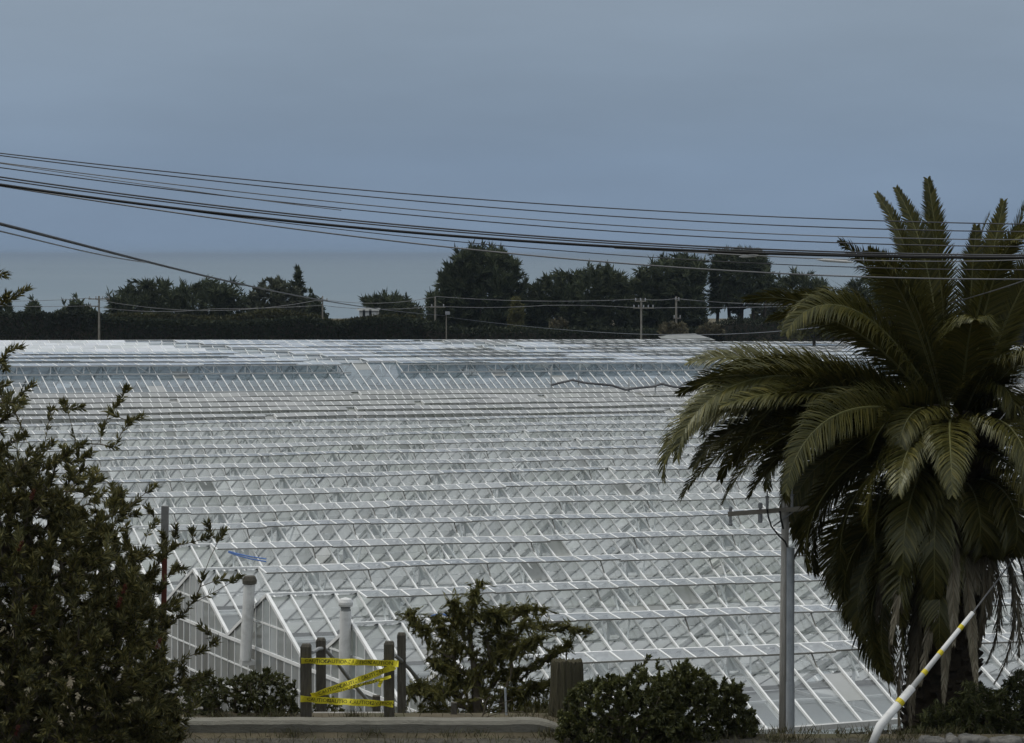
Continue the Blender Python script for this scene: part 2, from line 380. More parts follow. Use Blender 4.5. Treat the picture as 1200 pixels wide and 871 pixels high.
# shade screen below the gutters, floor-level posts, gables and front wall
sc = MB(); sc.add([(.8, -W1/2+.4, -RISE1-.35), (58, -W1/2+.4, -RISE1-.35), (110, W1*NLOW-3.5, -RISE1-.35), (.8, W1*NLOW-3.5, -RISE1-.35)], [(0, 1, 2, 3)])
sc.build('shade_screen', M['screen'], low)
sc = MB(); z_ = -RISE1-3.05; sc.add([(.1, -W1/2+.1, z_), (58, -W1/2+.1, z_), (110, W1*NLOW-3.5, z_), (.1, W1*NLOW-3.5, z_)], [(0, 1, 2, 3)])
sc.build('floor', M['floor'], low)
for i in range(6):
    gw = MB(); Y = i*W1; hw = W1/2; zg = -RISE1
    zb = -RISE1-3.1
    for s_ in (-1, 1):
        gw.bar((-.03, Y, .02), (-.03, Y+s_*hw, zg+.02), .085, .09, 1)
    gw.bar((-.03, Y-hw, zg-.05), (-.03, Y+hw, zg-.05), .08, .09, 1)
    gw.bar((-.03, Y-hw*.52, -RISE1*.52), (-.03, Y+hw*.52, -RISE1*.52), .05, .05, 1)
    gw.bar((-.03, Y-hw, zg-.75), (-.03, Y+hw, zg-.75), .045, .045, 1)
    gw.bar((-.03, Y-hw, zg-1.5), (-.03, Y+hw, zg-1.5), .06, .06, 1)
    gw.bar((-.03, Y-hw, zb+.3), (-.03, Y+hw, zb+.3), .14, .6, 2)
    k = 11
    ysd = [Y-hw+W1*j/k for j in range(k+1)]
    for j, yy in enumerate(ysd):
        top = -RISE1*abs(yy-Y)/hw
        gw.bar((-.03, yy, zb), (-.03, yy, top-.03), .042, .045, 1, up=(1, 0, 0))
        if j < k:
            y2 = ysd[j+1]; t2 = -RISE1*abs(y2-Y)/hw
            for a, b, c_, d in ((zb+.6, zg-1.5, zg-1.5, zb+.6), (zg-1.5, zg-.05, zg-.05, zg-1.5)):
                gw.add([(-.03, yy, a), (-.03, y2, a), (-.03, y2, b), (-.03, yy, b)], [(0, 1, 2, 3)], 0)
            gw.add([(-.03, yy, zg-.05), (-.03, y2, zg-.05), (-.03, y2, t2), (-.03, yy, top)], [(0, 1, 2, 3)], 0)
    gw.build('gable_wall', [M['glass_gable'], M['white'], M['concrete']], low)
fw = MB()
for j in range(0, 89):
    x = j*.68
    fw.bar((x, -W1/2, -RISE1), (x, -W1/2, -RISE1-3.1), .06, .05, 1, up=(0, 1, 0))
    fw.add([(x, -W1/2, -RISE1-2.5), (x+.68, -W1/2, -RISE1-2.5), (x+.68, -W1/2, -RISE1-.06), (x, -W1/2, -RISE1-.06)], [(0, 1, 2, 3)], 0)
fw.bar((0, -W1/2, -RISE1-.06), (60, -W1/2, -RISE1-.06), .16, .12, 2); fw.bar((0, -W1/2, -RISE1-2.8), (60, -W1/2, -RISE1-2.8), .12, .6, 3)
fw.build('front_wall', [M['glass'], M['white'], M['alu'], M['concrete']], low)
for row in range(1, 6):                             # inner columns under the gutters
    cm = MB()
    for j in range(0, 16):
        cm.bar((.1+j*3.75, row*W1-W1/2, -RISE1-.1), (.1+j*3.75, row*W1-W1/2, -RISE1-3.1), .1, .1)
    tag(cm.build('gutter_column', M['steel_dim'], low), kind='stuff')
# white flue pipes at the gable ends
def to_local(p):
    R = Euler((0, TILT, PHI)).to_matrix(); return R.transposed() @ (Vector(p)-P0)
for (x, y0, y1, D, lean, cap) in ((290, 684, 774, 72.6, 2.5, 0), (404, 716, 905, 66.2, 1, 1)):
    px = 3000/D; f = MB()
    a = to_local(at(x+lean, y0, D)); b = to_local(at(x-lean, y1, D)); r = 6.9/px
    f.tube([a, b], r, 18, 0)
    if y1 < 800: f.box(b+Vector((r*.3, 0, -.06)), (r*2.3, r*1.5, .14))
    o = f.build('flue_pipe', M['white_plastic'], low, smooth=False)
    tag(o, 'white flue pipe standing against the gable end')
    k = MB()
    if cap:
        k.lathe([(r*.9, -.22), (r*.98, -.1), (r*.8, 0), (r*.85, .04)], 18, 0, a+Vector((0, 0, .06)))
        k.lathe([(r*1.15, 0), (r*1.28, .05), (r*1.28, .11), (r*1.0, .19), (r*.25, .23)], 18, 1, a+Vector((0, 0, .12)))
        k.build('flue_cowl', [M['roof_grey'], M['white_plastic']], o)
    else:
        k.lathe([(r*1.0, -.02), (r*1.22, 0), (r*1.25, .1), (r*1.0, .2), (r*.9, .22)], 16, 0, a)
        k.build('flue_cowl', M['timber'], o)
    st = MB(); st.bar(a*.55+b*.45, a*.55+b*.45+Vector((1.0, -.4, -.45)), .025, .025); st.build('stay', M['white'], o)

# taller house behind
TALLY = NLOW*W1-W1/2; W2 = 8.0; RISE2 = W2/2*.488; TZ = -.05
tall = thing('tall_greenhouse', 'taller glasshouse beyond the low one, bluish front slope and white limewashed roofs before the hedge', 'greenhouse',
             P0+U*0+Vv*TALLY, (0, TILT, PHI))
def tall_x(px, py):
    """local X on the first tall ridge for a photo column"""
    for k in range(4000):
        X = k*.05; p = tall.location+U*X+Vv*4+Vector((0, 0, TZ+RISE2-TILT*X))
        if 600+p.x/p.y*F*1.0 >= px: return X
    return 150
AX = tall_x(431, 427)
for j in range(8):
    ax2 = AX+30
    x1 = 126+j*3 if j < 7 else 113
    bar = 1.25
    gapA = (AX-2.1, AX+2.1)
    if j == 0:
        vents = [(0, gapA[0], 5), (gapA[1], x1, 4.5)]
    elif j < 4:
        vents = [(0, gapA[0], 4), (gapA[1], x1, 4)]
    else:
        vents = [(0, gapA[0], 20), (gapA[1], ax2-1.5, 5), (ax2+1.5, x1, 4)]
    span_meshes(tall, 4+8*j, TZ+RISE2, W2, RISE2, 0, x1, bar, M['glass_blue'] if j == 0 else M['glass_far'], M['glass_far'],
                M['glass_bright'] if j else M['glass_far'], vents, panes=4, truss=3.75 if j == 0 else 0, bw=.06, vlen=1.9 if j else 1.35, back=True, sec=.62 if j == 0 else None)
fr = MB()
for (xa, xb) in ((0, AX-2.1), (AX+2.1, 126)):
    f_ = .40; zf = TZ+RISE2*(1-f_)
    fr.bar((xa, 4-4*f_-.02, zf+.09), (xb, 4-4*f_-.02, zf+.09), .09, .10)
    fr.bar((xa, 4-1.40, TZ+RISE2-.10), (xb, 4-1.40, TZ+RISE2-.10), .08, .09)
    x = xa+.6; k = 0
    while x < xb:
        fr.bar((x, 4-4*f_, zf+.1), (x+.10, 4-1.40, TZ+RISE2-.1), .05, .05)
        if k % 2: fr.bar((x, 4-4*f_, zf+.1), (x-.9, 4-1.40, TZ+RISE2-.1), .05, .05)
        x += 2.5; k += 1
fr.build('vent_rail', M['alu'], tall)
tw = MB(); tw.bar((0, -.06, TZ), (126, -.06, TZ), .3, .10, 1)
tw.add([(0, .0, TZ-3.2), (126, .0, TZ-3.2), (126, .0, TZ-.06), (0, .0, TZ-.06)], [(0, 1, 2, 3)], 0)
tw.build('front_wall', [M['glass_white'], M['alu']], tall)
ts = MB(); ts.add([(.5, .5, TZ-.6), (125, .5, TZ-.6), (140, 63, TZ-.6), (.5, 63, TZ-.6)], [(0, 1, 2, 3)]); ts.build('shade_screen', M['screen'], tall)
for j in range(8):
    eg = MB(); x1 = 126+j*3 if j < 7 else 113; Y = 4+8*j
    eg.add([(x1+.02, Y-4, TZ-4), (x1+.02, Y+4, TZ-4), (x1+.02, Y+4, TZ), (x1+.02, Y, TZ+RISE2), (x1+.02, Y-4, TZ)], [(0, 1, 2, 3, 4)], 0)
    for s_ in (-1, 1): eg.bar((x1+.05, Y, TZ+RISE2), (x1+.05, Y+4*s_, TZ), .14, .14, 1)
    eg.build('gable_wall', [M['glass_white'], M['white']], tall)

# small things lying on the roof
def roofpoint(px, py, D): return at(px, py, D)
mb = MB(); pts = [at(268, 651, 83.9), at(280, 655, 83.5), at(293, 658.5, 83.2), at(312, 662, 82.9)]
for q in (0, .09):
    mb.tube([p+Vector((0, 0, q*(.4+i*.2)+.1)) for i, p in enumerate(pts)], .024, 6)
tag(mb.build('blue_hose', M['blue']), 'pair of thin blue hoses lying across the glass roof above the left flue pipe', 'hose')
mb = MB(); mb.tube([at(505, 722, 71), at(517, 719.5, 71), at(530, 723, 71)], .03, 6)
tag(mb.build('blue_rope', M['blue']), 'short blue rope lying on the glass roof behind the wind-bent cypress', 'rope')
ca = thing('roof_cable_run', 'sagging dark cable on small stub posts along the foot of the tall glasshouse', 'cable', at(646, 456, 196))
def addp(mb, name, mat, parent):
    o = mb.build(name, mat, parent); o.location = -parent.location; return o
c = MB(); pp = [(646, 451.5), (655, 449), (671, 445.5), (687, 449), (705, 450.5), (718, 452), (733, 457), (745, 455), (766, 453), (775, 450), (790, 453.5), (820, 456)]
c.tube([at(x, y, 194) for x, y in pp], .09, 5); addp(c, 'cable', M['cable'], ca)
for (x, y0, y1) in ((646, 430, 453), (678, 436, 449), (737, 446, 459), (768, 443, 458)):
    q = MB(); q.bar(at(x, y0, 194.2), at(x, y1+3, 194.2), .13, .13); addp(q, 'stub_post', M['alu'], ca)

# ------------------------------------------------------------------ vegetation tools
def leaf_quads(P, Dr, L, Wd, Up=None, bend=.0):
    """diamond leaves: arrays of base point, direction, length, width"""
    n = len(P); Dr = Dr/np.linalg.norm(Dr, axis=1, keepdims=True)
    if Up is None: Up = RNG.normal(size=(n, 3))
    Sd = np.cross(Dr, Up); Sd /= np.linalg.norm(Sd, axis=1, keepdims=True)+1e-9
    Nn = np.cross(Sd, Dr)
    L = np.asarray(L).reshape(-1, 1); Wd = np.asarray(Wd).reshape(-1, 1)
    A = P; B = P+Dr*L*.45+Sd*Wd*.5+Nn*L*.03; C = P+Dr*L-Nn*L*bend; E = P+Dr*L*.45-Sd*Wd*.5+Nn*L*.03
    V = np.stack([A, B, C, E], 1).reshape(-1, 3)
    Q = np.arange(4*n).reshape(n, 4)
    return V, Q
def in_poly(poly, x, y):
    c = False; n = len(poly); j = n-1
    for i in range(n):
        xi, yi = poly[i]; xj, yj = poly[j]
        if (yi > y) != (yj > y) and x < (xj-xi)*(y-yi)/(yj-yi)+xi: c = not c
        j = i
    return c
def grow(base, tips, wpath=.35, step=.5, wob=.12):
    """connect every tip to the growing skeleton; returns nodes, parents and tip node ids"""
    base = [np.array(b, float) for b in base]
    Nn = [base[0]]; Pr = [-1]; Ln = [0.0]
    for b in base[1:]:
        Ln.append(Ln[-1]+np.linalg.norm(b-Nn[-1])); Pr.append(len(Nn)-1); Nn.append(b)
    tips = sorted([np.array(t, float) for t in tips], key=lambda t: np.linalg.norm(t-base[0])*1.0+RNG.uniform(0, .4))
    ids = []; arrn = np.zeros((60000, 3)); arrl = np.zeros(60000); arrn[:len(Nn)] = Nn; arrl[:len(Nn)] = Ln; cnt = len(Nn)
    for t in tips:
        d = np.linalg.norm(arrn[:cnt]-t, axis=1)
        sc_ = d+wpath*arrl[:cnt]*.5
        k = int(np.argmin(sc_)); dist = d[k]
        m = max(1, int(math.ceil(dist/step)))
        p0 = arrn[k].copy(); par = k; dv = t-p0
        off = RNG.normal(size=3)*wob*dist
        for q in range(1, m+1):
            f = q/m; p = p0+dv*f+off*(f*(1-f)); 
            if cnt >= 59990: break
            arrn[cnt] = p; arrl[cnt] = arrl[par]+np.linalg.norm(p-arrn[par]); Pr.append(par); par = cnt; cnt += 1
        ids.append(par)
    return arrn[:cnt].copy(), Pr, ids
def skeleton_mesh(nodes, par, r_tip, expo=.5, rmin=0.0, nside=5, cap=.5):
    n = len(nodes); load = np.zeros(n); child = [[] for _ in range(n)]
    for i in range(n-1, 0, -1):
        if not child[i]: load[i] = 1
        load[par[i]] += load[i]; child[par[i]].append(i)
    rad = np.minimum(r_tip*np.maximum(load, 1)**expo, cap)
    mb = MB()
    for i in range(1, n):
        if rad[i] < rmin: continue
        a = nodes[par[i]]; b = nodes[i]
        if np.linalg.norm(a-b) < 1e-4: continue
        ra = min(rad[par[i]], rad[i]*1.35)
        mb.tube([a, b], [ra, rad[i]], nside if rad[i] > r_tip*3 else 4, cap=False)
    return mb
def tuft_leaves(nodes, par, ids, per, along, L, Wd, spread=.8, up=.2, back=1):
    """leaves on the last stretch of each twig, pointing along it and outward"""
    P = []; Dv = []
    for i in ids:
        k = i; d = nodes[i]-nodes[par[i]] if par[i] >= 0 else np.array([0, 0, 1.]); d = d/(np.linalg.norm(d)+1e-9)
        end = nodes[i]
        m = per
        t = RNG.uniform(0, 1, m)**1.3*along
        base = end-np.outer(t, d)
        rnd = RNG.normal(size=(m, 3)); rnd -= np.outer(rnd @ d, d); rnd /= np.linalg.norm(rnd, axis=1, keepdims=True)+1e-9
        dr = d*.7+rnd*spread*RNG.uniform(.5, 1.1, (m, 1))+np.array([0, 0, up])
        P.append(base); Dv.append(dr)
    P = np.concatenate(P); Dv = np.concatenate(Dv); n = len(P)
    return leaf_quads(P, Dv, RNG.uniform(L[0], L[1], n), RNG.uniform(Wd[0], Wd[1], n), bend=.08)

def poly_tips(poly, n, D, depth, edge=None, bias=1.0):
    xs = [p[0] for p in poly]; ys = [p[1] for p in poly]; out = []
    cx = (min(xs)+max(xs))/2; hwid = (max(xs)-min(xs))/2
    while len(out) < n:
        x = RNG.uniform(min(xs), max(xs)); y = RNG.uniform(min(ys), max(ys))
        if not in_poly(poly, x, y): continue
        f = sqrt(max(0, 1-((x-cx)/hwid)**2))*.75+.25
        out.append(np.array(at(x, y, D+RNG.uniform(-1, 1)*depth*f)))
    return out

# ------------------------------------------------------------------ big left bush (bottlebrush)
def left_bush():
    D = 32.0
    g0 = at(20, 900, D); base = Vector((g0.x, D, float(terrain_h(g0.x, D))))
    root = thing('bottlebrush_bush', 'big dark bottlebrush bush with long leafy twigs filling the lower left corner', 'bush', base)
    poly = [(-200, 430), (-120, 400), (-30, 440), (22, 462), (45, 505), (90, 520), (118, 552), (160, 575), (188, 612), (205, 650), (212, 700), (205, 740), (222, 800), (226, 885), (-200, 885)]
    core = [(-200, 500), (-70, 490), (0, 530), (50, 585), (95, 622), (132, 652), (158, 690), (165, 745), (182, 805), (190, 885), (-200, 885)]
    tips = poly_tips([(x+(22 if x > 0 else 0), y-8) for x, y in core], 3000, D, 1.5)+poly_tips(poly, 1150, D, 1.5)
    sprigs = [(149, 456), (140, 470), (128, 482), (167, 488), (152, 494), (120, 500), (135, 524), (108, 530), (181, 570), (160, 588), (243, 614), (262, 624), (248, 628), (225, 622), (205, 618), (190, 640), (280, 677), (262, 679), (238, 675), (215, 668), (254, 752), (240, 762), (39, 451), (30, 470), (75, 472), (60, 480), (95, 478), (8, 450), (230, 700), (215, 720), (236, 735), (245, 790), (232, 820)]
    sp = [np.array(at(x, y, D-.4+RNG.uniform(-.5, .3))) for x, y in sprigs]
    mid = [np.array(at(x, y, D-.3)) for x, y in ((60, 560), (110, 600), (150, 640), (160, 700), (0, 520), (-30, 480), (100, 520), (185, 690), (205, 640), (190, 720))]
    trunk = [base, base+Vector((.05, 0, .6)), base+Vector((-.05, .05, 1.3)), base+Vector((.05, 0, 2.0)), base+Vector((0, 0, 2.8))]
    nodes, par, ids = grow(trunk, mid+tips+sp, step=.24)
    # a loose upright limb with single sprigs, at the picture's left edge
    lim = [at(-30, 470, 30), at(-34, 420, 30), at(-30, 370, 30), at(-28, 330, 30)]
    n0 = len(nodes)
    t2 = [np.array(at(x, y, 30+RNG.uniform(-.2, .2))) for x, y in ((33, 338), (20, 346), (8, 346), (6, 322), (-8, 312), (-4, 350), (24, 407), (10, 412), (2, 424), (-10, 405), (6, 432), (28, 470), (12, 462))]
    n2, p2, i2 = grow(lim, t2, step=.2)
    o = nodes-np.array(base); o2 = n2-np.array(base)
    mb = skeleton_mesh(o, par, .0045, .5, .004, 5, .16); mb2 = skeleton_mesh(o2, p2, .005, .5)
    # link the limb to the bush
    mb.tube([o[4], (Vector(o[4])+Vector(o2[0]))/2+Vector((0, 0, -.3)), Vector(o2[0])], [.05, .035, .022], 5)
    mb.v += [tuple(v) for v in mb2.v]; mb.f += [tuple(i+mb.n for i in f) for f in mb2.f]; mb.m += mb2.m; mb.n += mb2.n
    mb.build('branches', M['twig'], root)
    lv = MB()
    for (nn, pp, ii) in ((o, par, ids), (o2, p2, i2)):
        V, Q = tuft_leaves(nn, pp, ii, 36, .16, (.07, .13), (.017, .029), .85, .22); lv.arr(V, Q)
    # older leaves all along the thinner twigs
    ch = [k for k in range(6, len(o)) if RNG.uniform() < .75]
    V, Q = tuft_leaves(o, par, ch, 13, .17, (.06, .12), (.016, .027), .95, .15); lv.arr(V, Q)
    V, Q = tuft_leaves(o2, p2, list(range(4, len(o2))), 7, .2, (.06, .11), (.016, .026), 1.0, .15); lv.arr(V, Q)
    lv.build('foliage', M['lleaf'], root)
    for (x, y) in ((24, 640), (146, 690), (20, 856), (140, 706), (186, 754), (38, 580), (40, 715)):
        P = np.array(at(x, y, D-1.55)-base); n = 140
        t = RNG.uniform(-.06, .06, n); dv = RNG.normal(size=(n, 3)); dv[:, 2] *= .4
        V, Q = leaf_quads(P+np.outer(t, [.3, 0, 1]), dv, np.full(n, .035), np.full(n, .006))
        fl = MB(); fl.arr(V, Q); fl.build('flower', M['flower'], root)
left_bush()

# ------------------------------------------------------------------ shrubs by the kerb
def shrub(name, label, cat, poly, D, depth, n, mat, leaf, per, along, base_px, spread=.9, up=.15, step=.16, extra=(), rt=.004, cols=None, group=None, both=1.1):
    b = at(base_px[0], base_px[1], D); z = min(b.z, float(terrain_h(b.x, D))+.0)
    base = Vector((b.x, D, float(terrain_h(b.x, D))-.02))
    root = thing(name, label, cat, base, group=group)
    tips = poly_tips(poly, n, D, depth)+[np.array(at(x, y, D+RNG.uniform(-.2, .2))) for x, y in extra]
    top = np.mean([t[2] for t in tips])
    tr = [base, base.lerp(Vector((base.x+.05, D, top)), .4), Vector((base.x, D+.03, base.z*.3+top*.7))]
    nodes, par, ids = grow(tr, tips, step=step)
    o = nodes-np.array(base)
    skeleton_mesh(o, par, rt, .5, rt*.9, 5, .12).build('branches', M['twig'], root)
    lv = MB(); V, Q = tuft_leaves(o, par, ids, per, along, leaf[0], leaf[1], spread, up); lv.arr(V, Q)
    ch = [k for k in range(4, len(o)) if RNG.uniform() < both]
    V, Q = tuft_leaves(o, par, ch, max(4, per//2), along, leaf[0], leaf[1], spread, up); lv.arr(V, Q)
    lv.build('foliage', mat, root); return root
shrub('leafy_shrub', 'dark rounded broad-leaved shrub in front of the tree stump', 'shrub',
      [(652, 880), (655, 838), (668, 808), (690, 797), (715, 790), (735, 796), (745, 780), (768, 790), (790, 800), (800, 830), (800, 880)], 35.6, .55, 760, M['sleaf'],
      ((.04, .085), (.022, .036)), 24, .13, (725, 875), extra=[(770, 775), (760, 770), (775, 783), (752, 785)])
shrub('leafy_shrub', 'tallest broad-leaved shrub of the roadside clump, right of the stump', 'shrub',
      [(758, 880), (762, 810), (782, 785), (800, 778), (818, 782), (838, 800), (846, 830), (842, 880)], 35.9, .5, 520, M['sleaf'],
      ((.04, .085), (.022, .036)), 24, .13, (800, 875), extra=[(805, 774), (795, 778), (822, 786)])
shrub('leafy_shrub', 'small open shrub at the right end of the roadside clump, towards the utility pole', 'shrub',
      [(838, 880), (836, 835), (846, 800), (862, 796), (872, 812), (884, 835), (890, 866), (880, 880)], 36.2, .4, 230, M['sleaf'],
      ((.04, .085), (.022, .036)), 21, .13, (860, 872), extra=[(850, 795), (870, 803), (888, 850)])
shrub('leafy_shrub', 'dark low shrub behind the kerb between the bottlebrush and the taped posts', 'shrub',
      [(195, 860), (205, 808), (236, 786), (262, 798), (290, 790), (305, 782), (330, 788), (348, 806), (354, 850), (300, 856)], 37.3, .5, 620, M['sleaf'],
      ((.045, .08), (.022, .034)), 15, .12, (275, 850), extra=[(312, 788), (345, 800), (318, 792)])
shrub('leafy_shrub', 'small dark plant in the gap between the two timber stair railings', 'shrub',
      [(362, 850), (366, 825), (380, 815), (396, 820), (405, 838), (420, 835), (430, 850)], 38.6, .3, 120, M['sleaf'],
      ((.04, .07), (.02, .032)), 14, .1, (385, 850))
# wind-bent cypress
def cypress():
    D = 38.8; g = at(560, 850, D); base = Vector((g.x, D, float(terrain_h(g.x, D))-.02))
    root = thing('windswept_cypress', 'wind-bent young cypress with feathery sprays behind the kerb, leaning right', 'tree', base)
    limbs = [[(560, 845), (555, 780), (548, 730), (556, 700), (564, 682)], [(552, 800), (520, 770), (497, 742), (477, 717)], [(548, 770), (525, 750), (511, 722)],
             [(556, 790), (590, 755), (615, 728), (650, 733), (692, 743)], [(558, 770), (580, 735), (600, 714), (638, 715)], [(560, 810), (600, 790), (640, 772), (668, 752)],
             [(560, 822), (610, 815), (648, 798)], [(555, 820), (520, 808), (492, 803), (477, 812)], [(556, 836), (510, 836), (480, 843)], [(552, 745), (575, 716), (590, 722)],
             [(560, 838), (600, 838), (642, 832)], [(556, 760), (535, 728), (530, 706)], [(556, 780), (600, 762), (636, 748)], [(552, 812), (530, 786), (505, 775)], [(553, 790), (575, 770), (598, 742)]]
    tips = []
    for L in limbs:
        P = np.array(L, float); dd = RNG.uniform(-.5, .5)
        for k in range(84):
            f = RNG.uniform(.12, 1)**.8*(len(P)-1); q = min(int(f), len(P)-2); p = P[q]+(P[q+1]-P[q])*(f-q)
            w_ = 4+9*(1-f/(len(P)-1)); tips.append(np.array(at(p[0]+RNG.normal()*w_*.6, p[1]+abs(RNG.normal())*w_*.8-2, D+dd*f/(len(P)-1)+RNG.normal()*.10)))
    tips += poly_tips([(480, 850), (500, 806), (540, 780), (590, 778), (640, 800), (642, 850)], 260, D, .5)
    tr = [base]+[at(x, y, D) for x, y in ((558, 800), (552, 760), (549, 730), (554, 705))]
    nodes, par, ids = grow(tr, tips, step=.14, wpath=.2, wob=.08); o = nodes-np.array(base)
    skeleton_mesh(o, par, .004, .5, .0036, 5, .11).build('branches', M['twig'], root)
    lv = MB(); V, Q = tuft_leaves(o, par, ids, 26, .30, (.07, .15), (.011, .018), .32, .18); lv.arr(V, Q)
    ch = [k for k in range(5, len(o)) if RNG.uniform() < .7]
    V, Q = tuft_leaves(o, par, ch, 14, .18, (.05, .10), (.012, .020), .5, .12); lv.arr(V, Q); lv.build('foliage', M['cleaf'], root)
cypress()
shrub('juniper', 'dark spreading juniper at the lower right behind the stone wall, right of the palm trunk', 'shrub',
      [(1062, 870), (1085, 832), (1120, 822), (1135, 800), (1170, 812), (1185, 792), (1215, 780), (1290, 790), (1300, 890), (1062, 890)], 37.2, .9, 1300, M['jleaf'],
      ((.06, .13), (.014, .024)), 22, .25, (1180, 870), spread=.7, up=.02, step=.24)

# ------------------------------------------------------------------ palm
def palm():
    D = 38.6; hub = at(1122, 492, D); gx, gy = hub.x-.28, D
    base = Vector((gx, gy, float(terrain_h(gx, gy))-.05))
    root = thing('palm_tree', 'large Canary Island date palm with a dense drooping crown at the right', 'palm tree', base)
    H = hub-base
    tr = MB(); prof = []
    pts = []; rs = []
    for i in range(15):
        t = i/14; pts.append(Vector((H.x*t, 0, H.z*t))); rs.append(.60-.12*sin(t*pi)*1.0+.07*t+.05*(1-t)**3+.02*sin(i*2.1))
    tr.tube(pts, rs, 20)
    for i in range(420):                                  # old leaf bases
        t = i/420; a = i*2.39996; p = Vector((H.x*t, 0, H.z*t)); r = .56-.1*sin(t*pi)+.07*t
        d = Vector((cos(a), sin(a), 0)); q = p+d*r*.92
        L = random.uniform(.10, .24) if t < .8 else random.uniform(.2, .42)
        tr.bar(q, q+d*L*.7+Vector((0, 0, L*.8)), random.uniform(.08, .15), .045, up=d)
    tr.build('trunk', M['palm_bark'], root)
    def frond(az, e0, bend, L, dead=False, droop=.35, roll=0, start=.0, wmax=.56, ex=1.5):
        m = 34; ds = L/m; p = Vector(H)+Vector((cos(az), sin(az), 0))*.22+Vector((0, 0, start)); pts = [p.copy()]; tang = []
        az2 = az; tw = random.uniform(-.25, .25)
        for i in range(m):
            t = (i+.5)/m; e = e0-bend*(t**ex); az2 = az+tw*t
            d = Vector((cos(e)*cos(az2), cos(e)*sin(az2), sin(e))); tang.append(d); p = p+d*ds; pts.append(p.copy())
        mb = MB()
        rr = [.032*(1-.86*(i/m)**.8) for i in range(m+1)]
        mb.tube(pts[::2], rr[::2], 5, 1)
        nl = 185 if not dead else 80
        P = []; Dr = []; Ln = []; Wd = []; Sg = []
        for k in range(nl):
            t = .10+.90*(k/(nl-1))
            f = t*m; i = min(int(f), m-1); q = pts[i].lerp(pts[i+1], f-i); d = tang[i]
            sd = d.cross(Vector((0, 0, 1)))
            if sd.length < .1: sd = Vector((-sin(az), cos(az), 0))
            sd.normalize(); up = sd.cross(d)
            if roll: R = Matrix.Rotation(roll, 3, d); sd = R @ sd; up = R @ up
            ll = wmax*(min(1, (t-.02)/.22)**.8)*(1-.80*max(0, (t-.55)/.45)**1.5)
            for s_ in (-1, 1):
                fw_ = .62+.75*t+random.uniform(-.16, .16); vv = .26+random.uniform(-.26, .26)
                dr = sd*s_+d*fw_+up*vv
                if dead: dr = sd*s_*.35+d*1.2+up*random.uniform(-.3, .3)
                dr.normalize(); P.append(q); Dr.append(dr); Ln.append(ll*random.uniform(.85, 1.1)); Wd.append(random.uniform(.018, .029)); Sg.append(up)
        # each leaflet: two quads, the outer one sagging
        V = []; Q = []
        for q, dr, l, w, up in zip(P, Dr, Ln, Wd, Sg):
            sdv = dr.cross(up); 
            if sdv.length < 1e-3: continue
            sdv.normalize()
            g_ = droop*random.uniform(.6, 1.3); nv = sdv.cross(dr); b = len(V); c = q; dd = dr.copy()
            V += [q-sdv*w*.3, q+sdv*w*.3]
            for st, (ls, ww) in enumerate(((.36, .5), (.34, .38))):
                c = c+dd*l*ls; V += [c-sdv*w*ww, c+sdv*w*ww]
                dd = (dd+Vector((0, 0, -g_*(.55+.55*st)))).normalized()
            V.append(c+dd*l*.34)
            Q += [(b, b+1, b+3, b+2), (b+2, b+3, b+5, b+4), (b+4, b+5, b+6)]
        mb.add(V, Q, 0)
        o = mb.build('dead_frond' if dead else 'frond', [M['palm_dead'] if dead else M['palm'], M['rachis_dead'] if dead else M['rachis']], root)
        return o
    # az: 0 = right, pi/2 = away, pi = left, -pi/2 = towards the camera
    def aim(px, py, az, e0, ex=2.0, **kw):
        """frond whose tip comes to rest at the given photo point"""
        y_hi = py < 500
        if e0 is None:
            Tq = at(px, py, D)-hub; e0 = atan2(Tq.z-kw.get('start', 0), max(.3, abs(Tq.x/max(.12, abs(cos(az))))-.22))+(random.uniform(.12, .30) if y_hi else random.uniform(.30, .50))
        T = at(px, py, D)-hub; r = max(.15, abs(T.x/max(.12, abs(cos(az))))) - .22; z = T.z-kw.get('start', 0); best = None
        for q in range(4, 150):
            b = q*.02; rr = zz = 0.
            for i in range(30):
                e = e0-b*(((i+.5)/30)**ex); rr += cos(e)/30; zz += sin(e)/30
            if rr <= .03: continue
            L = r/rr; err = abs(zz*L-z)
            if L < 5.2 and (best is None or err < best[0]): best = (err, b, L)
        if best: frond(az, e0, best[1], max(1.6, best[2]), ex=ex, **kw)
    P_ = pi
    up_ = ((1034, 226, P_-.5, 1.40), (1044, 250, P_+.4, 1.34), (1062, 220, P_-.7, 1.48), (1080, 234, P_+.8, 1.50), (1096, 208, P_-1.0, 1.50), (1130, 252, 1.2, 1.52), (1148, 236, .9, 1.50), (1164, 250, 1.1, 1.49), (1180, 238, .5, 1.42), (1198, 244, .8, 1.42), (1214, 224, .3, 1.34), (1240, 245, -.3, 1.25), (1192, 262, -1.0, 1.40), (1224, 272, -.6, 1.25), (1176, 285, -1.3, 1.40), (1250, 300, .6, 1.1))
    for (x, y, az, e0) in up_: aim(x, y, az, e0, ex=2.4, wmax=random.uniform(.36, .44), droop=.12, roll=random.choice((-1, 1))*random.uniform(.5, 1.2))
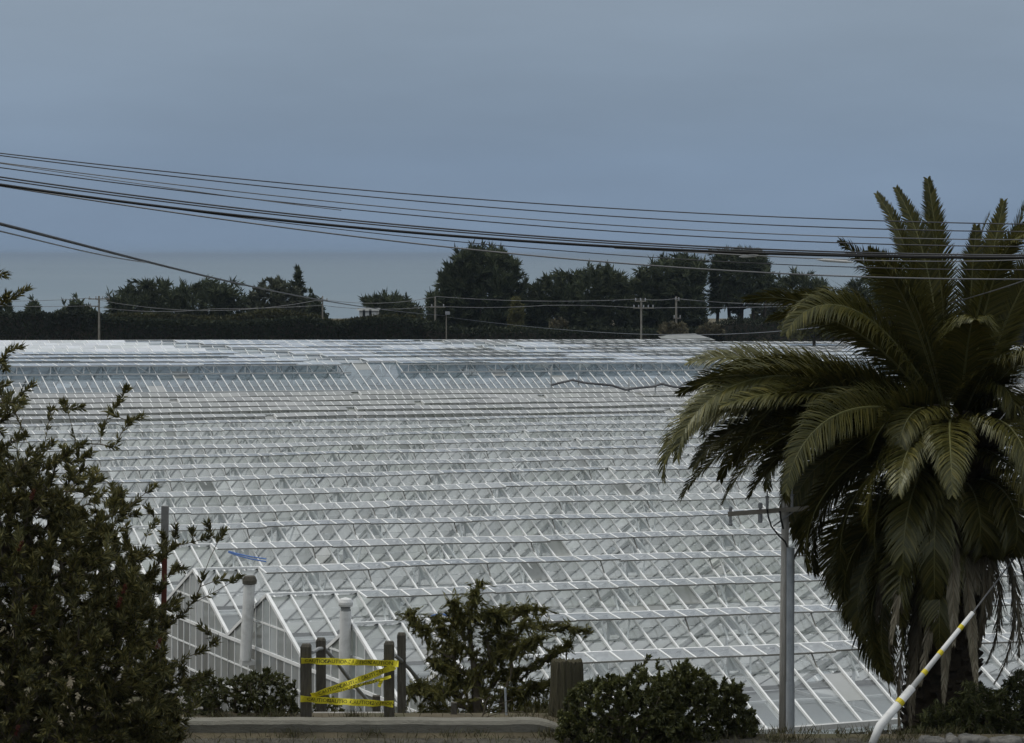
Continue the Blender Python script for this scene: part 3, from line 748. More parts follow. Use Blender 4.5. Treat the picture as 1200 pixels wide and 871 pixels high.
    arch = ((988, 284, P_-.2, 1.20), (1000, 294, P_+.45, 1.22), (1014, 304, P_+.7, 1.25), (876, 352, P_-.15, .88), (884, 372, P_+.2, .86), (905, 385, P_+.5, .9), (940, 350, P_-.4, .98),
            (812, 428, P_-.3, .56), (830, 440, P_+.3, .64), (797, 462, P_-.05, .50), (806, 480, P_+.15, .46), (850, 470, P_+.5, .62), (870, 450, P_-.5, .66),
            (815, 505, P_-.3, .32), (800, 525, P_+.1, .36), (780, 556, P_+.02, .28), (786, 582, P_-.2, .22), (798, 592, P_+.3, .30), (835, 592, P_+.45, .34), (852, 588, P_-.4, .16), (872, 594, P_+.1, .22), (905, 594, P_+.4, .30), (890, 572, P_+.65, .45), (840, 545, P_-.1, .34), (865, 530, P_+.35, .46),
            (925, 614, P_-.3, .06), (934, 642, P_+.2, .10), (940, 655, P_+.5, .14), (958, 676, P_-.1, -.06), (950, 640, P_-.5, .0), (975, 660, P_+.6, .08), (985, 692, P_+.35, -.08), (1000, 728, P_-.25, -.25), (990, 705, P_-.5, -.15), (1012, 745, P_+.2, -.28), (1025, 768, P_+.55, -.25), (1020, 755, P_-.4, -.35), (1040, 790, P_+.3, -.45), (1050, 800, P_-.3, -.50), (1058, 780, P_+.8, -.40),
            (1034, 515, P_+.95, .80), (990, 520, P_+.75, .72), (1010, 560, P_+1.0, .62), (1060, 622, P_+1.1, .70), (985, 600, P_+.8, .42), (1030, 650, P_+1.05, .28), (1075, 690, P_+1.2, .15), (1062, 560, P_+1.25, .95), (960, 560, P_+.6, .52), (1000, 640, P_+.85, .15), (1045, 715, P_+1.0, -.15),
            (1085, 740, P_+1.3, -.2), (1110, 720, -1.5, -.1), (1140, 735, -1.2, -.2), (1165, 700, -1.1, .0), (1190, 740, -.9, -.2), (1160, 580, -1.2, .8), (1120, 640, -1.5, .6), (1180, 640, -1.0, .45),
            (788, 545, P_+.2, .3), (818, 566, P_-.15, .3), (846, 580, P_+.25, .3), (872, 566, P_-.25, .3), (900, 588, P_-.1, .3), (918, 602, P_+.15, .3), (858, 515, P_+.3, .4), (830, 528, P_-.2, .4), (812, 448, P_+.1, .5))
    for (x, y, az, e0) in arch:
        low = y > 690; y = y-16 if 520 < y < 600 and x < 910 else y
        aim(x, y, az+random.uniform(-.06, .06), None if az > 2 and y > 395 else e0, ex=random.uniform(2.0, 2.7), wmax=random.uniform(.56, .66), droop=random.uniform(.30, .60),
            roll=random.choice((-1, 1, 1))*random.uniform(.45, 1.05) if abs(cos(az)) > .6 else random.uniform(-.3, .3), start=-.85 if low else 0)
    n = 13
    for i in range(n):
        t = (i+.5)/n; az = -1.6+2.7*((i*.618034) % 1.0)           # towards the camera, to the right and behind
        e = 1.15-1.65*t+random.uniform(-.1, .1)
        b = 1.0+1.0*sin(pi*min(1, t*1.05)**.8)+random.uniform(-.12, .2)
        L = random.uniform(3.6, 4.25)*(1-.10*t)*(.80 if abs(az+pi/2) < .75 else 1)
        frond(az, e, b, L, droop=random.uniform(.5, .9), start=-.4*t, wmax=random.uniform(.58, .68), ex=1.9)
    for i in range(16):
        az = -pi*.5+random.uniform(-1.9, 1.5); frond(az, -.75+random.uniform(-.35, .15), .75, random.uniform(2.0, 3.3), dead=True, droop=.3, start=-.7, wmax=.42)
    for (x, y, az, e0) in ((1048, 800, P_+.3, -.8), (1056, 840, P_+.7, -1.0), (1046, 770, P_-.2, -.7), (1070, 780, P_+1.2, -.9), (1100, 770, -1.6, -.9), (1160, 790, -.7, -.8), (1135, 760, -1.2, -.8), (1180, 770, -.4, -.7), (1042, 815, P_+.1, -.9), (1052, 855, P_+.5, -1.1), (1062, 825, P_+.9, -1.0), (1085, 800, P_+1.3, -1.0), (1120, 800, -1.4, -1.0), (1150, 775, -.9, -.9)):
        aim(x, y, az, e0, ex=1.2, dead=True, droop=.3, start=-1.1, wmax=.36)
palm()

# ------------------------------------------------------------------ utility pole, guard tube, posts
def util_pole():
    D = 37.8; b = at(921, 880, D); base = Vector((b.x, D, float(terrain_h(b.x, D))-.1))
    root = thing('utility_pole', 'timber utility pole with grey steel conduit and low crossarm beside the palm', 'utility pole', base)
    px = D/F; L = lambda x, y, dd=0: at(x, y, D+dd)-base
    m = MB(); m.tube([Vector((0, 0, 0))+Vector((L(917, 871).x, 0, 0)), L(919, 700), L(920.8, 558)], [4.9*px, 4.6*px, 4.3*px], 14); m.build('pole', M['timber_pale'], root, smooth=True)
    m = MB(); m.tube([Vector((L(925.5, 871).x, -.09, 0)), L(926, 800, -.09)], 5.2*px, 20); m.tube([L(926, 801, -.09), L(926.5, 642, -.09)], 4.7*px, 20)
    m.build('conduit', M['galv'], root)
    m = MB(); m.bar(L(853, 602.5, -.16), L(948, 595.5, -.16), .055, .065); m.build('crossarm', M['timber_far'], root)
    for x, y, up in ((856, 603, 0), (891, 600, 1), (899, 599, 2), (928, 597, 2)):
        m = MB(); c = L(x, y, -.16)
        if up == 2:
            m.lathe([(.022, -.02), (.022, .20), (.035, .22)], 12, 0, c); m.lathe([(.012, .2), (.012, .30)], 8, 0, c)
        elif up == 1:
            m.lathe([(.03, -.16), (.034, -.13), (.034, -.04), (.02, -.02), (.02, .05), (.035, .06), (.035, .12), (.01, .14)], 12, 0, c)
        else:
            m.lathe([(.028, -.17), (.034, -.14), (.022, -.12), (.022, .05), (.03, .09), (.012, .12)], 12, 0, c)
        m.build('insulator', M['insul'], root)
    m = MB(); m.tube([L(899, 597, -.2), L(900.5, 606, -.2), L(904, 617, -.2), L(912, 627, -.2), L(920, 635, -.2), L(922.5, 641, -.18)], .014, 6); m.build('cable_loop', M['black'], root)
    m = MB(); m.tube([L(914, 599, -.2), L(915, 608, -.2), L(918, 620, -.2)], .016, 6); m.build('cable_loop', M['black'], root)
    m = MB(); m.tube([L(906, 617, -.05), L(932, 598, -.16)], .012, 5); m.build('brace', M['steel_dim'], root)
    m = MB(); m.tube([L(938, 640, -.1), L(926, 662, -.11)], .02, 6); m.build('brace', M['timber'], root)
util_pole()
def guard():
    Da, Db = 34.7, 35.6
    A = at(1022, 872, Da); kink = at(1031, 851, Da+.1); B = at(1069, 806, Da+.35); E = at(1140, 718, Db)
    root = thing('guy_wire_guard', 'leaning white plastic guy-wire guard tube with yellow bands before the palm trunk', 'guard tube', A)
    px = Da/F
    m = MB(); m.tube([A-A, kink-A, B-A], [4.6*px, 5.2*px, 4.8*px], 14); m.build('lower_sleeve', M['white_plastic'], root, smooth=True)
    m = MB(); m.tube([B-A+(kink-B).normalized()*.03, E-A], [3.4*px, 2.7*px], 12); m.build('upper_sleeve', M['white_plastic'], root, smooth=True)
    m = MB(); m.tube([E-A, at(1230, 600, 39)-A, at(1500, 240, 45)-A], .012, 5); m.build('guy_wire', M['cable_light'], root)
    for (a, b, f, r) in ((kink, B, .62, 5.4), (B, E, .20, 3.6), (B, E, .46, 3.4), (B, E, .80, 3.1)):
        d = (b-a).normalized(); c = a.lerp(b, f)-A
        m = MB(); m.tube([c-d*.035, c+d*.035], r*px, 12); m.build('yellow_band', M['yellow'], root)
guard()
def left_post():
    D = 33.6; b = at(191, 871, D); base = Vector((b.x, D, float(terrain_h(b.x, D))-.05))
    L = lambda x, y: at(x, y, D)-base
    root = thing('marker_post', 'slim square post with grey top and rusty red middle inside the bottlebrush bush', 'post', base)
    r = .09
    m = MB(); m.bar(L(193, 640), L(193.5, 593), r, r); m.build('grey_top', M['grey_paint'], root)
    m = MB(); m.bar(L(191.5, 752), L(193, 640), r*.72, r*.72); m.build('red_section', M['rust'], root)
    m = MB(); m.bar(Vector((L(190, 871).x, 0, 0)), L(191.5, 752), r*.6, r*.6); m.build('foot', M['grey_paint'], root)
left_post()

def railing(label, posts, rail):
    p0 = posts[0]; b = at(p0[0], 846, p0[3]); base = Vector((b.x, p0[3], float(terrain_h(b.x, p0[3]))))
    root = thing('stair_railing', label, 'railing', base, group='timber railings of the steps down to the glasshouse')
    for (x, y0, w, D) in posts:
        m = MB(); h = at(x, y0, D)-base; q = w*D/F/2
        foot = Vector((h.x, D-base.y, -.25 if D < 37.3 else -.9))
        prof = []
        m.bar(foot, h-Vector((0, 0, q*.6)), 2*q, 2*q, up=(0, 1, 0))
        # weathered, chamfered top
        c = h-Vector((0, 0, q*.6))
        m.add([c+Vector((sx*q, sy*q, 0)) for sx, sy in ((-1, -1), (1, -1), (1, 1), (-1, 1))]+[c+Vector((sx*q*.72, sy*q*.72, q*.5)) for sx, sy in ((-1, -1), (1, -1), (1, 1), (-1, 1))],
              [(4, 5, 6, 7), (0, 1, 5, 4), (1, 2, 6, 5), (2, 3, 7, 6), (3, 0, 4, 7)])
        m.build('post', M['timber'], root)
    m = MB(); m.tube([at(x, y, D)-base for x, y, D in rail], .028, 8); m.build('handrail', M['grey_paint'] if 0 else M['steel_dim'], root)
railing('left timber stair railing, two square posts with a dark rail sloping away downhill', [(358.5, 754, 12.5, 36.75), (376, 747, 11, 38.0)],
        [(366, 765, 37.2), (373, 760.5, 37.7), (380, 760, 38.1), (392, 773, 38.6), (410, 797, 39.3), (440, 832, 40.3)])
railing('right timber stair railing beside the wind-bent cypress, its rail dropping away downhill', [(456, 751, 12, 36.75), (470.5, 741, 10, 38.0)],
        [(462, 768, 37.2), (470, 774, 37.9), (480, 784, 38.4), (498, 806, 39.2), (520, 832, 40.2)])

# caution tape
def tape():
    D = 36.55; A = at(355, 774, D)
    root = thing('caution_tape', 'yellow caution tape strung in a Z between the two stair railings', 'tape', A)
    def text_mesh(body, h):
        cu = bpy.data.curves.new('t', 'FONT'); cu.body = body; cu.size = h*1.4; cu.align_x = 'CENTER'; cu.align_y = 'CENTER'; cu.resolution_u = 2
        ob = bpy.data.objects.new('t', cu); COL.objects.link(ob)
        dg = bpy.context.evaluated_depsgraph_get(); me = bpy.data.meshes.new_from_object(ob.evaluated_get(dg))
        V = [v.co.copy() for v in me.vertices]; Fc = [tuple(p.vertices) for p in me.polygons]
        bpy.data.objects.remove(ob); bpy.data.meshes.remove(me); bpy.data.curves.remove(cu); return V, Fc
    TV, TF = text_mesh('CAUTION', .055)
    def strip(a, b, w0, sag, twist, n=28, dd=0.0, texts=(.2, .5, .8), wv=.012):
        pa = at(a[0], a[1], D+dd); pb = at(b[0], b[1], D+dd); m = MB(); V = []
        def P(t, s):
            c = pa.lerp(pb, t)+Vector((0, 0, -sag*4*t*(1-t)))
            d = (pb-pa).normalized(); nrm = Vector((0, -1, 0)); up = d.cross(nrm); up = up if up.z > 0 else -up
            an = twist*sin(t*9+a[0])*.55+.25*sin(t*23)
            return c+(up*cos(an)+nrm*sin(an))*(s*w0/2)+nrm*(wv*sin(t*31+a[1]))
        for i in range(n+1):
            t = i/n; V += [P(t, -1)-A, P(t, 1)-A]
        m.add(V, [(2*i, 2*i+2, 2*i+3, 2*i+1) for i in range(n)])
        # paper has thickness
        o = m.build('tape_strip', M['tape'], root); so = o.modifiers.new('thick', 'SOLIDIFY'); so.thickness = .002; so.offset = 0
        L = (pb-pa).length; tm = MB()
        for t0 in texts:
            vs = []
            for v in TV:
                t = t0+v.x/L; s = v.y/(w0/2)
                vs.append(P(t, s)-A+Vector((0, -.004, 0)))
            tm.add(vs, TF)
        if texts: tm.build('lettering', M['ink'], o)
    strip((353, 774.5), (467, 778), .097, -.004, .75, texts=(.16, .36, .60, .82))
    strip((365, 816), (463, 781), .097, .01, .75, dd=.01, texts=(.22, .47, .72))
    strip((352, 819), (461, 825), .10, .008, .75, dd=-.01, texts=(.20, .42, .66, .88))
    strip((372, 815), (458, 793), .045, .012, .9, dd=.03, texts=(.35, .65))
    strip((448, 795), (444, 805), .05, 0, .5, n=6, texts=())
tape()

# kerb, landing, stakes, stump
def kerb():
    m = MB(); D = 36.1; a = at(205, 845, D); b = at(655, 846, D); n = 40
    for k in range(2):
        pass
    V = []; xs = np.linspace(a.x, b.x, n)
    top = a.z; bot = at(400, 869, D).z-.25
    for i, x in enumerate(xs):
        e = .005*sin(x*3.1)+.004*sin(x*7.7); g = .006*sin(x*2.2+1)
        end = .09*max(0, (i-(n-4))/3)**2
        V += [(x, D+g, bot), (x, D-.01+g, top-.05+e-end), (x, D+.035+g, top+e-end), (x, D+.30+g, top+e*.6-end), (x, D+.33+g, top-.05-end), (x, D+.34+g, bot)]
    Fq = []
    for i in range(n-1):
        for k in range(5): Fq.append((i*6+k, (i+1)*6+k, (i+1)*6+k+1, i*6+k+1))
    Fq.append((0, 1, 2, 3, 4, 5)); Fq.append(tuple((n-1)*6+k for k in (5, 4, 3, 2, 1, 0)))
    m.add(V, Fq); o = m.build('kerb_wall', M['kerb'])
    tag(o, 'long low weathered concrete kerb wall along the bottom, below the taped posts', 'wall')
    m = MB(); c = at(410, 842, 36.95); m.box((c.x, 37.0, c.z-.14), (1.15, .9, .3)); o = m.build('step_landing', M['concrete'])
    bv = o.modifiers.new('b', 'BEVEL'); bv.width = .015
    tag(o, 'pale concrete landing slab at the head of the steps, between the taped posts', 'step')
kerb()
def stake(name, label, x, y0, y1, w, D, mat, cat='stake', lean=0):
    b = at(x, y1, D); base = Vector((b.x, D, min(b.z, float(terrain_h(b.x, D)))-.05)); m = MB()
    m.bar(Vector((0, 0, 0)), at(x+lean, y0, D)-base, w*D/F, w*D/F, up=(0, 1, 0))
    o = m.build(name, mat); o.location = base; bv = o.modifiers.new('b', 'BEVEL'); bv.width = .008; tag(o, label, cat)
stake('short_post', 'short square timber peg just right of the right stair railing', 532, 823, 848, 7, 37.1, M['timber'], 'post')
stake('short_post', 'short broad timber post low between the taped railings, behind the tape', 441, 815, 850, 9, 37.9, M['timber'], 'post')
stake('metal_stake', 'thin grey metal stake among the lower sprays of the bent cypress', 594, 806, 848, 2.6, 37.0, M['galv'], 'stake', lean=-2)
def twigs():
    D = 36.8; b = at(565, 846, D); root_z = float(terrain_h(b.x, D))
    m = MB()
    base = Vector((b.x, D, root_z)); L = lambda x, y, d=0: at(x, y, D+d)-base
    m.tube([Vector((0, 0, 0)), L(567, 835), L(569, 824), L(566, 820), L(557, 817)], [.014, .013, .011, .009, .006], 5)
    m.tube([L(569, 824), L(572, 818), L(578, 816)], [.009, .007, .004], 5)
    m.tube([L(566, 838), L(578, 828), L(600, 820)], [.008, .006, .003], 4)
    m.tube([L(565, 842), L(585, 836), L(612, 834), L(630, 843)], [.008, .006, .005, .003], 4)
    o = m.build('dead_sapling', M['twig']); o.location = base; tag(o, 'pale leafless dead sapling with a hooked twig, behind the kerb right of the railings', 'sapling')
twigs()
def stump():
    D = 37.0; b = at(664, 848, D); base = Vector((b.x, D, float(terrain_h(b.x, D))-.1)); px = D/F
    h = at(664, 774, D).z-base.z; n = 72; m = MB(); V = []; Fq = []; rows = 14
    for j in range(rows+1):
        t = j/rows
        for k in range(n):
            a = 2*pi*k/n; r = (18+3*(1-t)**2)*px*(1+.03*sin(a*2+1)+.02*sin(a*9+t*2)+.035*sin(a*17+t*1.5)+.03*sin(a*29+t*3))*(1-.06*max(0, t-.9)/.1)
            topw = .012*sin(a*3+.5)+.008*sin(a*7)+.012*sin(a*19)
            V.append((r*cos(a), r*sin(a)*.9, t*(h+topw*(t > .9))))
    for j in range(rows):
        for k in range(n):
            k2 = (k+1) % n; Fq.append((j*n+k, j*n+k2, (j+1)*n+k2, (j+1)*n+k))
    V.append((0, 0, h-.06)); c = len(V)-1
    for k in range(n): Fq.append((rows*n+k, rows*n+(k+1) % n, c))
    m.add(V, Fq); o = m.build('tree_stump', M['bark_stump']); o.location = base
    tag(o, 'thick weathered grooved tree stump standing behind the dark shrubs', 'stump')
stump()
def stonewall():
    m = MB(); D = 35.0
    for i, (x0, x1, y) in enumerate(((1078, 1108, 864), (1108, 1122, 861), (1122, 1158, 863), (1158, 1200, 864.5), (1200, 1260, 864))):
        a = at(x0, y, D); b = at(x1, y, D)
        m.box(((a.x+b.x)/2, D+random.uniform(0, .03), a.z-.25), (b.x-a.x-.01, .35, .5))
    o = m.build('stone_wall', M['stone']); bv = o.modifiers.new('b', 'BEVEL'); bv.width = .07; bv.segments = 3
    sb = o.modifiers.new('s', 'SUBSURF'); sb.subdivision_type = 'SIMPLE'; sb.levels = sb.render_levels = 2
    tx = bpy.data.textures.new('stone_bumps', 'CLOUDS'); tx.noise_scale = .18; dm = o.modifiers.new('d', 'DISPLACE'); dm.texture = tx; dm.strength = .09; dm.texture_coords = 'GLOBAL'
    tag(o, 'low rough grey stone wall at the bottom right corner, under the juniper', 'wall')
stonewall()
def grass():
    n = 9000; P = []
    for i in range(n):
        if i < 5200: x = RNG.uniform(.2, 8.5); y = RNG.uniform(36.3, 40)
        else: x = RNG.uniform(-9, 9); y = RNG.choice([RNG.uniform(34.2, 36.0), RNG.uniform(36.5, 40)])
        P.append((x, y, float(terrain_h(x, y))+.0))
    for k in range(70):                                    # weed tufts at the foot and on the back of the kerb
        cx = RNG.uniform(-5.2, 6.5); cyy = RNG.choice([36.02, 36.52, 36.6]) if cx < .6 else RNG.uniform(35.4, 36.4)
        for q in range(26): P.append((cx+RNG.normal()*.07, cyy+RNG.normal()*.03, float(terrain_h(cx, cyy))))
    P = np.array(P); n = len(P); dv = RNG.normal(size=(n, 3))*.45; dv[:, 2] = 1
    V, Q = leaf_quads(P, dv, RNG.uniform(.05, .20, n), RNG.uniform(.008, .016, n), bend=.2)
    m = MB(); m.arr(V, Q); tag(m.build('dry_grass', M['grass']), kind='stuff')
    n = 2600; x = RNG.uniform(-7, 7.5, n); y = RNG.uniform(34.3, 36.0, n); P = np.stack([x, y, terrain_h(x, y)+.02], 1)
    dv = RNG.normal(size=(n, 3)); dv[:, 2] *= .15
    V, Q = leaf_quads(P, dv, RNG.uniform(.03, .08, n), RNG.uniform(.015, .035, n), Up=np.tile([0, .2, 1.], (n, 1)))
    m = MB(); m.arr(V, Q); tag(m.build('leaf_litter', M['far_brown']), kind='stuff')
grass()

# ------------------------------------------------------------------ background trees
def bg_tree(name, label, poly, D, mat, n=420, depth=4.5, leaf=((.5, 1.0), (.14, .26)), per=19, along=1.2, spread=.7, up=.12, trunk=None, group='trees and bushes beyond the glasshouses', extra=(), cat='tree', step=1.2, wind=(0, 0, 0), trunks=None):
    xs = [p[0] for p in poly]; ys = [p[1] for p in poly]; cx = trunk if trunk else sum(xs)/len(xs)
    b = at(cx, max(ys), D); base = Vector((b.x, D, float(terrain_h(b.x, D))-.1))
    root = thing(name, label, cat, base, group=group)
    tips = poly_tips(poly, n, D, depth)+[np.array(at(x, y, D+RNG.uniform(-.6, .6))) for x, y in extra]
    top = at(cx, min(ys)*.7+max(ys)*.3, D)
    tr = [base, base.lerp(top, .35), base.lerp(top, .7), top]
    nodes, par, ids = grow(tr, tips, step=step, wpath=.25)
    o = nodes-np.array(base)
    mb = skeleton_mesh(o, par, .02, .48, .045, 5, .45)
    for (x0, x1, y0, y1, r) in trunks or ():
        q = at(x0, y0, D); g = Vector((q.x, D, float(terrain_h(q.x, D))-.1)); mb.tube([g-base, at(x0, y0, D)-base, at(x1, y1, D)-base], [r, r*.9, r*.55], 6)
    mb.build('trunk', M['bark'], root)
    lv = MB(); V, Q = tuft_leaves(o, par, ids, per, along, leaf[0], leaf[1], spread, up); lv.arr(V, Q)
    ch = [k for k in range(4, len(o)) if RNG.uniform() < .7]
    V, Q = tuft_leaves(o, par, ch, max(4, per//2), along, leaf[0], leaf[1], spread, up); lv.arr(V, Q)
    lv.build('crown', mat, root)
    return root
FD = M['far_dark']
sp_ = ((.5, 1.25), (.12, .21))
bg_tree('macrocarpa_tree', 'broad flat-topped windswept macrocarpa left of the grey-green gum', [(126, 350), (150, 338), (168, 334), (185, 332), (205, 336), (225, 340), (240, 332), (262, 334), (282, 340), (288, 352), (290, 380), (135, 384)], 302, FD, 560, leaf=sp_, trunk=205,
        extra=[(128, 345), (152, 331), (168, 331), (186, 330), (198, 333), (214, 333), (242, 329), (252, 332), (272, 331), (280, 334)])
bg_tree('gum_tree', 'rounded grey-green gum tree between the windswept macrocarpa and the small spire', [(290, 385), (290, 348), (300, 336), (312, 328), (326, 326), (338, 334), (350, 340), (362, 352), (368, 366), (368, 385)], 306, M['far_gum'], 460, leaf=((.4, .8), (.16, .3)), trunk=325)
bg_tree('norfolk_pine', 'slim dark spire of a young pine rising behind the gum', [(341, 372), (343, 346), (346, 330), (348, 318), (350, 318), (351, 330), (355, 346), (358, 372)], 314, M['far_dark'], 90, depth=.7, leaf=((.5, .9), (.14, .22)), trunk=348, extra=[(348.5, 315), (343, 333), (354, 332), (340, 342), (357, 341)], along=.6)
bg_tree('bushy_tree', 'small gappy tree at the right foot of the gum, beside a thin pole', [(360, 380), (362, 350), (366, 342), (370, 352), (376, 358), (384, 374), (384, 382)], 300, M['far_dark'], 70, depth=1.2, leaf=((.4, .8), (.14, .22)), extra=[(375, 352), (364, 341)])
bg_tree('macrocarpa_tree', 'small spreading macrocarpa above the white house corner', [(427, 352), (445, 348), (455, 345), (465, 347), (476, 352), (486, 358), (496, 366), (498, 384), (440, 384), (434, 366)], 318, FD, 260, depth=3, leaf=sp_, trunk=458, extra=[(427, 350), (440, 349), (452, 344), (476, 350), (483, 357), (494, 364)])
bg_tree('macrocarpa_tree', 'tallest dark domed macrocarpa with upright spiky sprays, behind the pole with a lamp', [(508, 385), (513, 345), (517, 322), (530, 304), (545, 296), (560, 290), (578, 292), (592, 298), (604, 308), (606, 322), (617, 332), (612, 352), (612, 388), (520, 392)], 296, FD, 1050, depth=5.2, leaf=sp_, trunk=562, up=.35,
        extra=[(534, 295), (553, 288), (566, 286), (575, 289), (587, 292), (601, 306), (607, 311), (612, 322), (616, 330), (515, 323), (523, 312), (519, 330), (512, 345)])
bg_tree('macrocarpa_tree', 'thin scraggy young macrocarpa leaning on the left side of the tall dome', [(502, 385), (503, 350), (510, 346), (518, 352), (520, 385)], 292, FD, 80, depth=1.5, leaf=sp_, extra=[(504, 346), (512, 344)])
bg_tree('macrocarpa_tree', 'wide macrocarpa with drooping left limb, right of the tall dome', [(612, 390), (610, 352), (622, 340), (640, 326), (652, 322), (668, 324), (688, 316), (706, 314), (720, 318), (732, 326), (738, 350), (738, 390)], 300, FD, 850, depth=5, leaf=sp_, trunk=680,
        extra=[(640, 324), (652, 320), (664, 321), (690, 313), (700, 313), (712, 314), (728, 322), (615, 336), (625, 338)])
bg_tree('macrocarpa_tree', 'dark macrocarpa with ragged top behind the two short poles', [(734, 390), (738, 330), (750, 320), (762, 315), (775, 306), (790, 303), (806, 302), (818, 306), (828, 312), (824, 340), (832, 390)], 304, FD, 800, depth=5, leaf=sp_, trunk=785,
        extra=[(752, 317), (764, 308), (776, 302), (790, 300), (802, 299), (815, 303), (827, 306), (747, 318)])
bg_tree('open_pine', 'tall flat-topped pine with bare trunks and gaps of pale sky below its crown', [(832, 330), (836, 306), (840, 295), (860, 293), (882, 294), (894, 300), (900, 312), (908, 330), (902, 352), (884, 362), (872, 350), (862, 366), (848, 356), (832, 368)], 308, FD, 420, depth=4.5, leaf=sp_, trunk=866, up=.02,
        trunks=[(840, 843, 392, 330, .28), (856, 852, 392, 330, .3), (868, 871, 392, 320, .34), (884, 880, 392, 330, .25), (895, 898, 392, 325, .25)], extra=[(836, 296), (838, 303), (890, 296), (897, 303)])
bg_tree('gum_tree', 'pale grey-green gum glimpsed between the bare pine trunks and the palm', [(880, 375), (885, 350), (905, 342), (930, 340), (945, 350), (948, 372), (920, 378)], 316, M['far_gum'], 150, depth=3, leaf=((.4, .8), (.16, .28)))
bg_tree('macrocarpa_tree', 'dark macrocarpa between the flat-topped pine and the palm crown, mostly behind fronds', [(898, 392), (900, 345), (912, 330), (930, 322), (950, 326), (968, 334), (980, 352), (985, 392)], 330, FD, 420, depth=4, leaf=sp_, trunk=940, extra=[(912, 326), (930, 318), (950, 322), (966, 330)])
bg_tree('macrocarpa_tree', 'farthest right dark macrocarpa, seen only through gaps in the palm crown', [(980, 392), (985, 340), (1010, 325), (1040, 330), (1065, 345), (1070, 392)], 325, FD, 300, depth=4, leaf=sp_, trunk=1025)
bg_tree('golden_bush', 'olive-yellow rounded tree seen through the upper left palm fronds', [(915, 392), (925, 362), (940, 347), (955, 344), (970, 352), (985, 372), (990, 392)], 262, M['far_yellow'], 260, depth=2.5, leaf=((.4, .7), (.16, .28)))
bg_tree('golden_cypress', 'narrow olive-gold cypress at the foot of the tall dome tree, right side', [(597, 386), (598, 370), (601, 354), (605, 348), (609, 354), (612, 370), (612, 386)], 288, M['far_yellow'], 120, depth=1.0, leaf=((.35, .7), (.12, .2)), along=.7)
for lab, poly, D in (('larger tan dome-shaped bush under the short pole with a low crossbar', [(769, 392), (772, 384), (780, 379), (792, 377), (802, 381), (808, 392)], 281),
                     ('smaller tan bush hidden behind the leftmost palm frond tips', [(815, 392), (820, 384), (830, 380), (842, 382), (850, 392)], 283)):
    bg_tree('dry_bush', lab, poly, D, M['far_brown'], 110, depth=1.6, leaf=((.3, .55), (.12, .2)), cat='bush', along=.5)
bg_tree('dry_bush', 'faint brownish bush low in front of the wide macrocarpa', [(640, 390), (645, 378), (655, 373), (664, 378), (668, 390)], 287, M['far_brown'], 60, depth=1.2, leaf=((.3, .55), (.12, .2)), cat='bush', along=.5)
for lab, poly in (('leftmost feathery conifer above the hedge, at the picture edge', [(-25, 392), (-20, 362), (0, 357), (10, 359), (16, 368), (18, 392)]),
                  ('narrow pointed conifer above the hedge, second from the left edge', [(28, 392), (32, 364), (37, 354), (42, 358), (48, 370), (52, 392)]),
                  ('stubby little conifer in the dip of the hedge, left of the crossarm pole', [(60, 392), (66, 368), (74, 358), (80, 366), (82, 392)]),
                  ('bulky conifer with two tips immediately left of the crossarm pole', [(78, 392), (82, 358), (88, 351), (95, 357), (104, 360), (112, 368), (116, 392)])):
    bg_tree('hedge_conifer', lab, poly, 294, M['far_dark'], 130, depth=1.6, leaf=((.45, .9), (.14, .22)), along=.8,
            extra=[(poly[2][0]+1, poly[2][1]-3), (poly[3][0], poly[3][1]-2)])
def hedge(name, label, prof, D, depth, mat, n, leaf=((.25, .5), (.12, .22)), dens=1.0):
    """thick hedge with an uneven top; prof = list of (photo x, photo top y)"""
    xs = [p[0] for p in prof]; ys = [p[1] for p in prof]
    a = at(xs[0], 395, D); b = at(xs[-1], 395, D); base = Vector(((a.x+b.x)/2, D, float(terrain_h(0, D))-.1))
    root = thing(name, label, 'hedge', base, group='hedges beyond the glasshouses')
    n_ = 60; core = MB(); V = []
    px = np.linspace(xs[0], xs[-1], n_)
    for x in px:
        ty = np.interp(x, xs, ys); t = at(x, ty, D).z-.55; w = at(x, 395, D).x
        V += [(w-base.x, -depth*.7, 0), (w-base.x, -depth*.55, max(.3, t-base.z)), (w-base.x, depth*.55, max(.3, t-base.z)), (w-base.x, depth*.7, 0)]
    core.add(V, [(i*4+k, (i+1)*4+k, (i+1)*4+k+1, i*4+k+1) for i in range(n_-1) for k in range(3)]+[(0, 1, 2, 3), tuple((n_-1)*4+k for k in (3, 2, 1, 0))])
    core.build('stems', M['bark'], root)
    P = np.zeros((n, 3)); X = RNG.uniform(xs[0], xs[-1], n); T = np.interp(X, xs, ys)
    zt = np.array([at(x, t, D).z for x, t in zip(X, T)]); wx = np.array([at(x, 395, D).x for x in X])
    f = RNG.uniform(0, 1, n); topm = RNG.uniform(0, 1, n) < .4
    P[:, 0] = wx; P[:, 1] = D+np.where(topm, RNG.uniform(-1, 1, n)*depth*.8, -depth*(.62+.2*RNG.uniform(0, 1, n)))
    zz = base.z+(zt-base.z)*f**.7; P[:, 2] = np.where(topm, zt-RNG.uniform(0, .7, n), zz)
    dv = RNG.normal(size=(n, 3))*.6; dv[:, 1] -= .3; dv[:, 2] += .5
    V, Q = leaf_quads(P-np.array(base), dv, RNG.uniform(*leaf[0], n), RNG.uniform(*leaf[1], n))
    lv = MB(); lv.arr(V, Q); lv.build('foliage', mat, root)
hedge('dark_hedge', 'long dark hedge directly behind the white roofs, left half of the view', [(-60, 367), (0, 365), (20, 368), (40, 364), (60, 369), (90, 364), (115, 367), (130, 373), (200, 376), (280, 378), (330, 374), (352, 372), (385, 376), (400, 379), (430, 374), (470, 373), (510, 378), (530, 384)], 286, 1.6, M['far_hedge'], 26000)
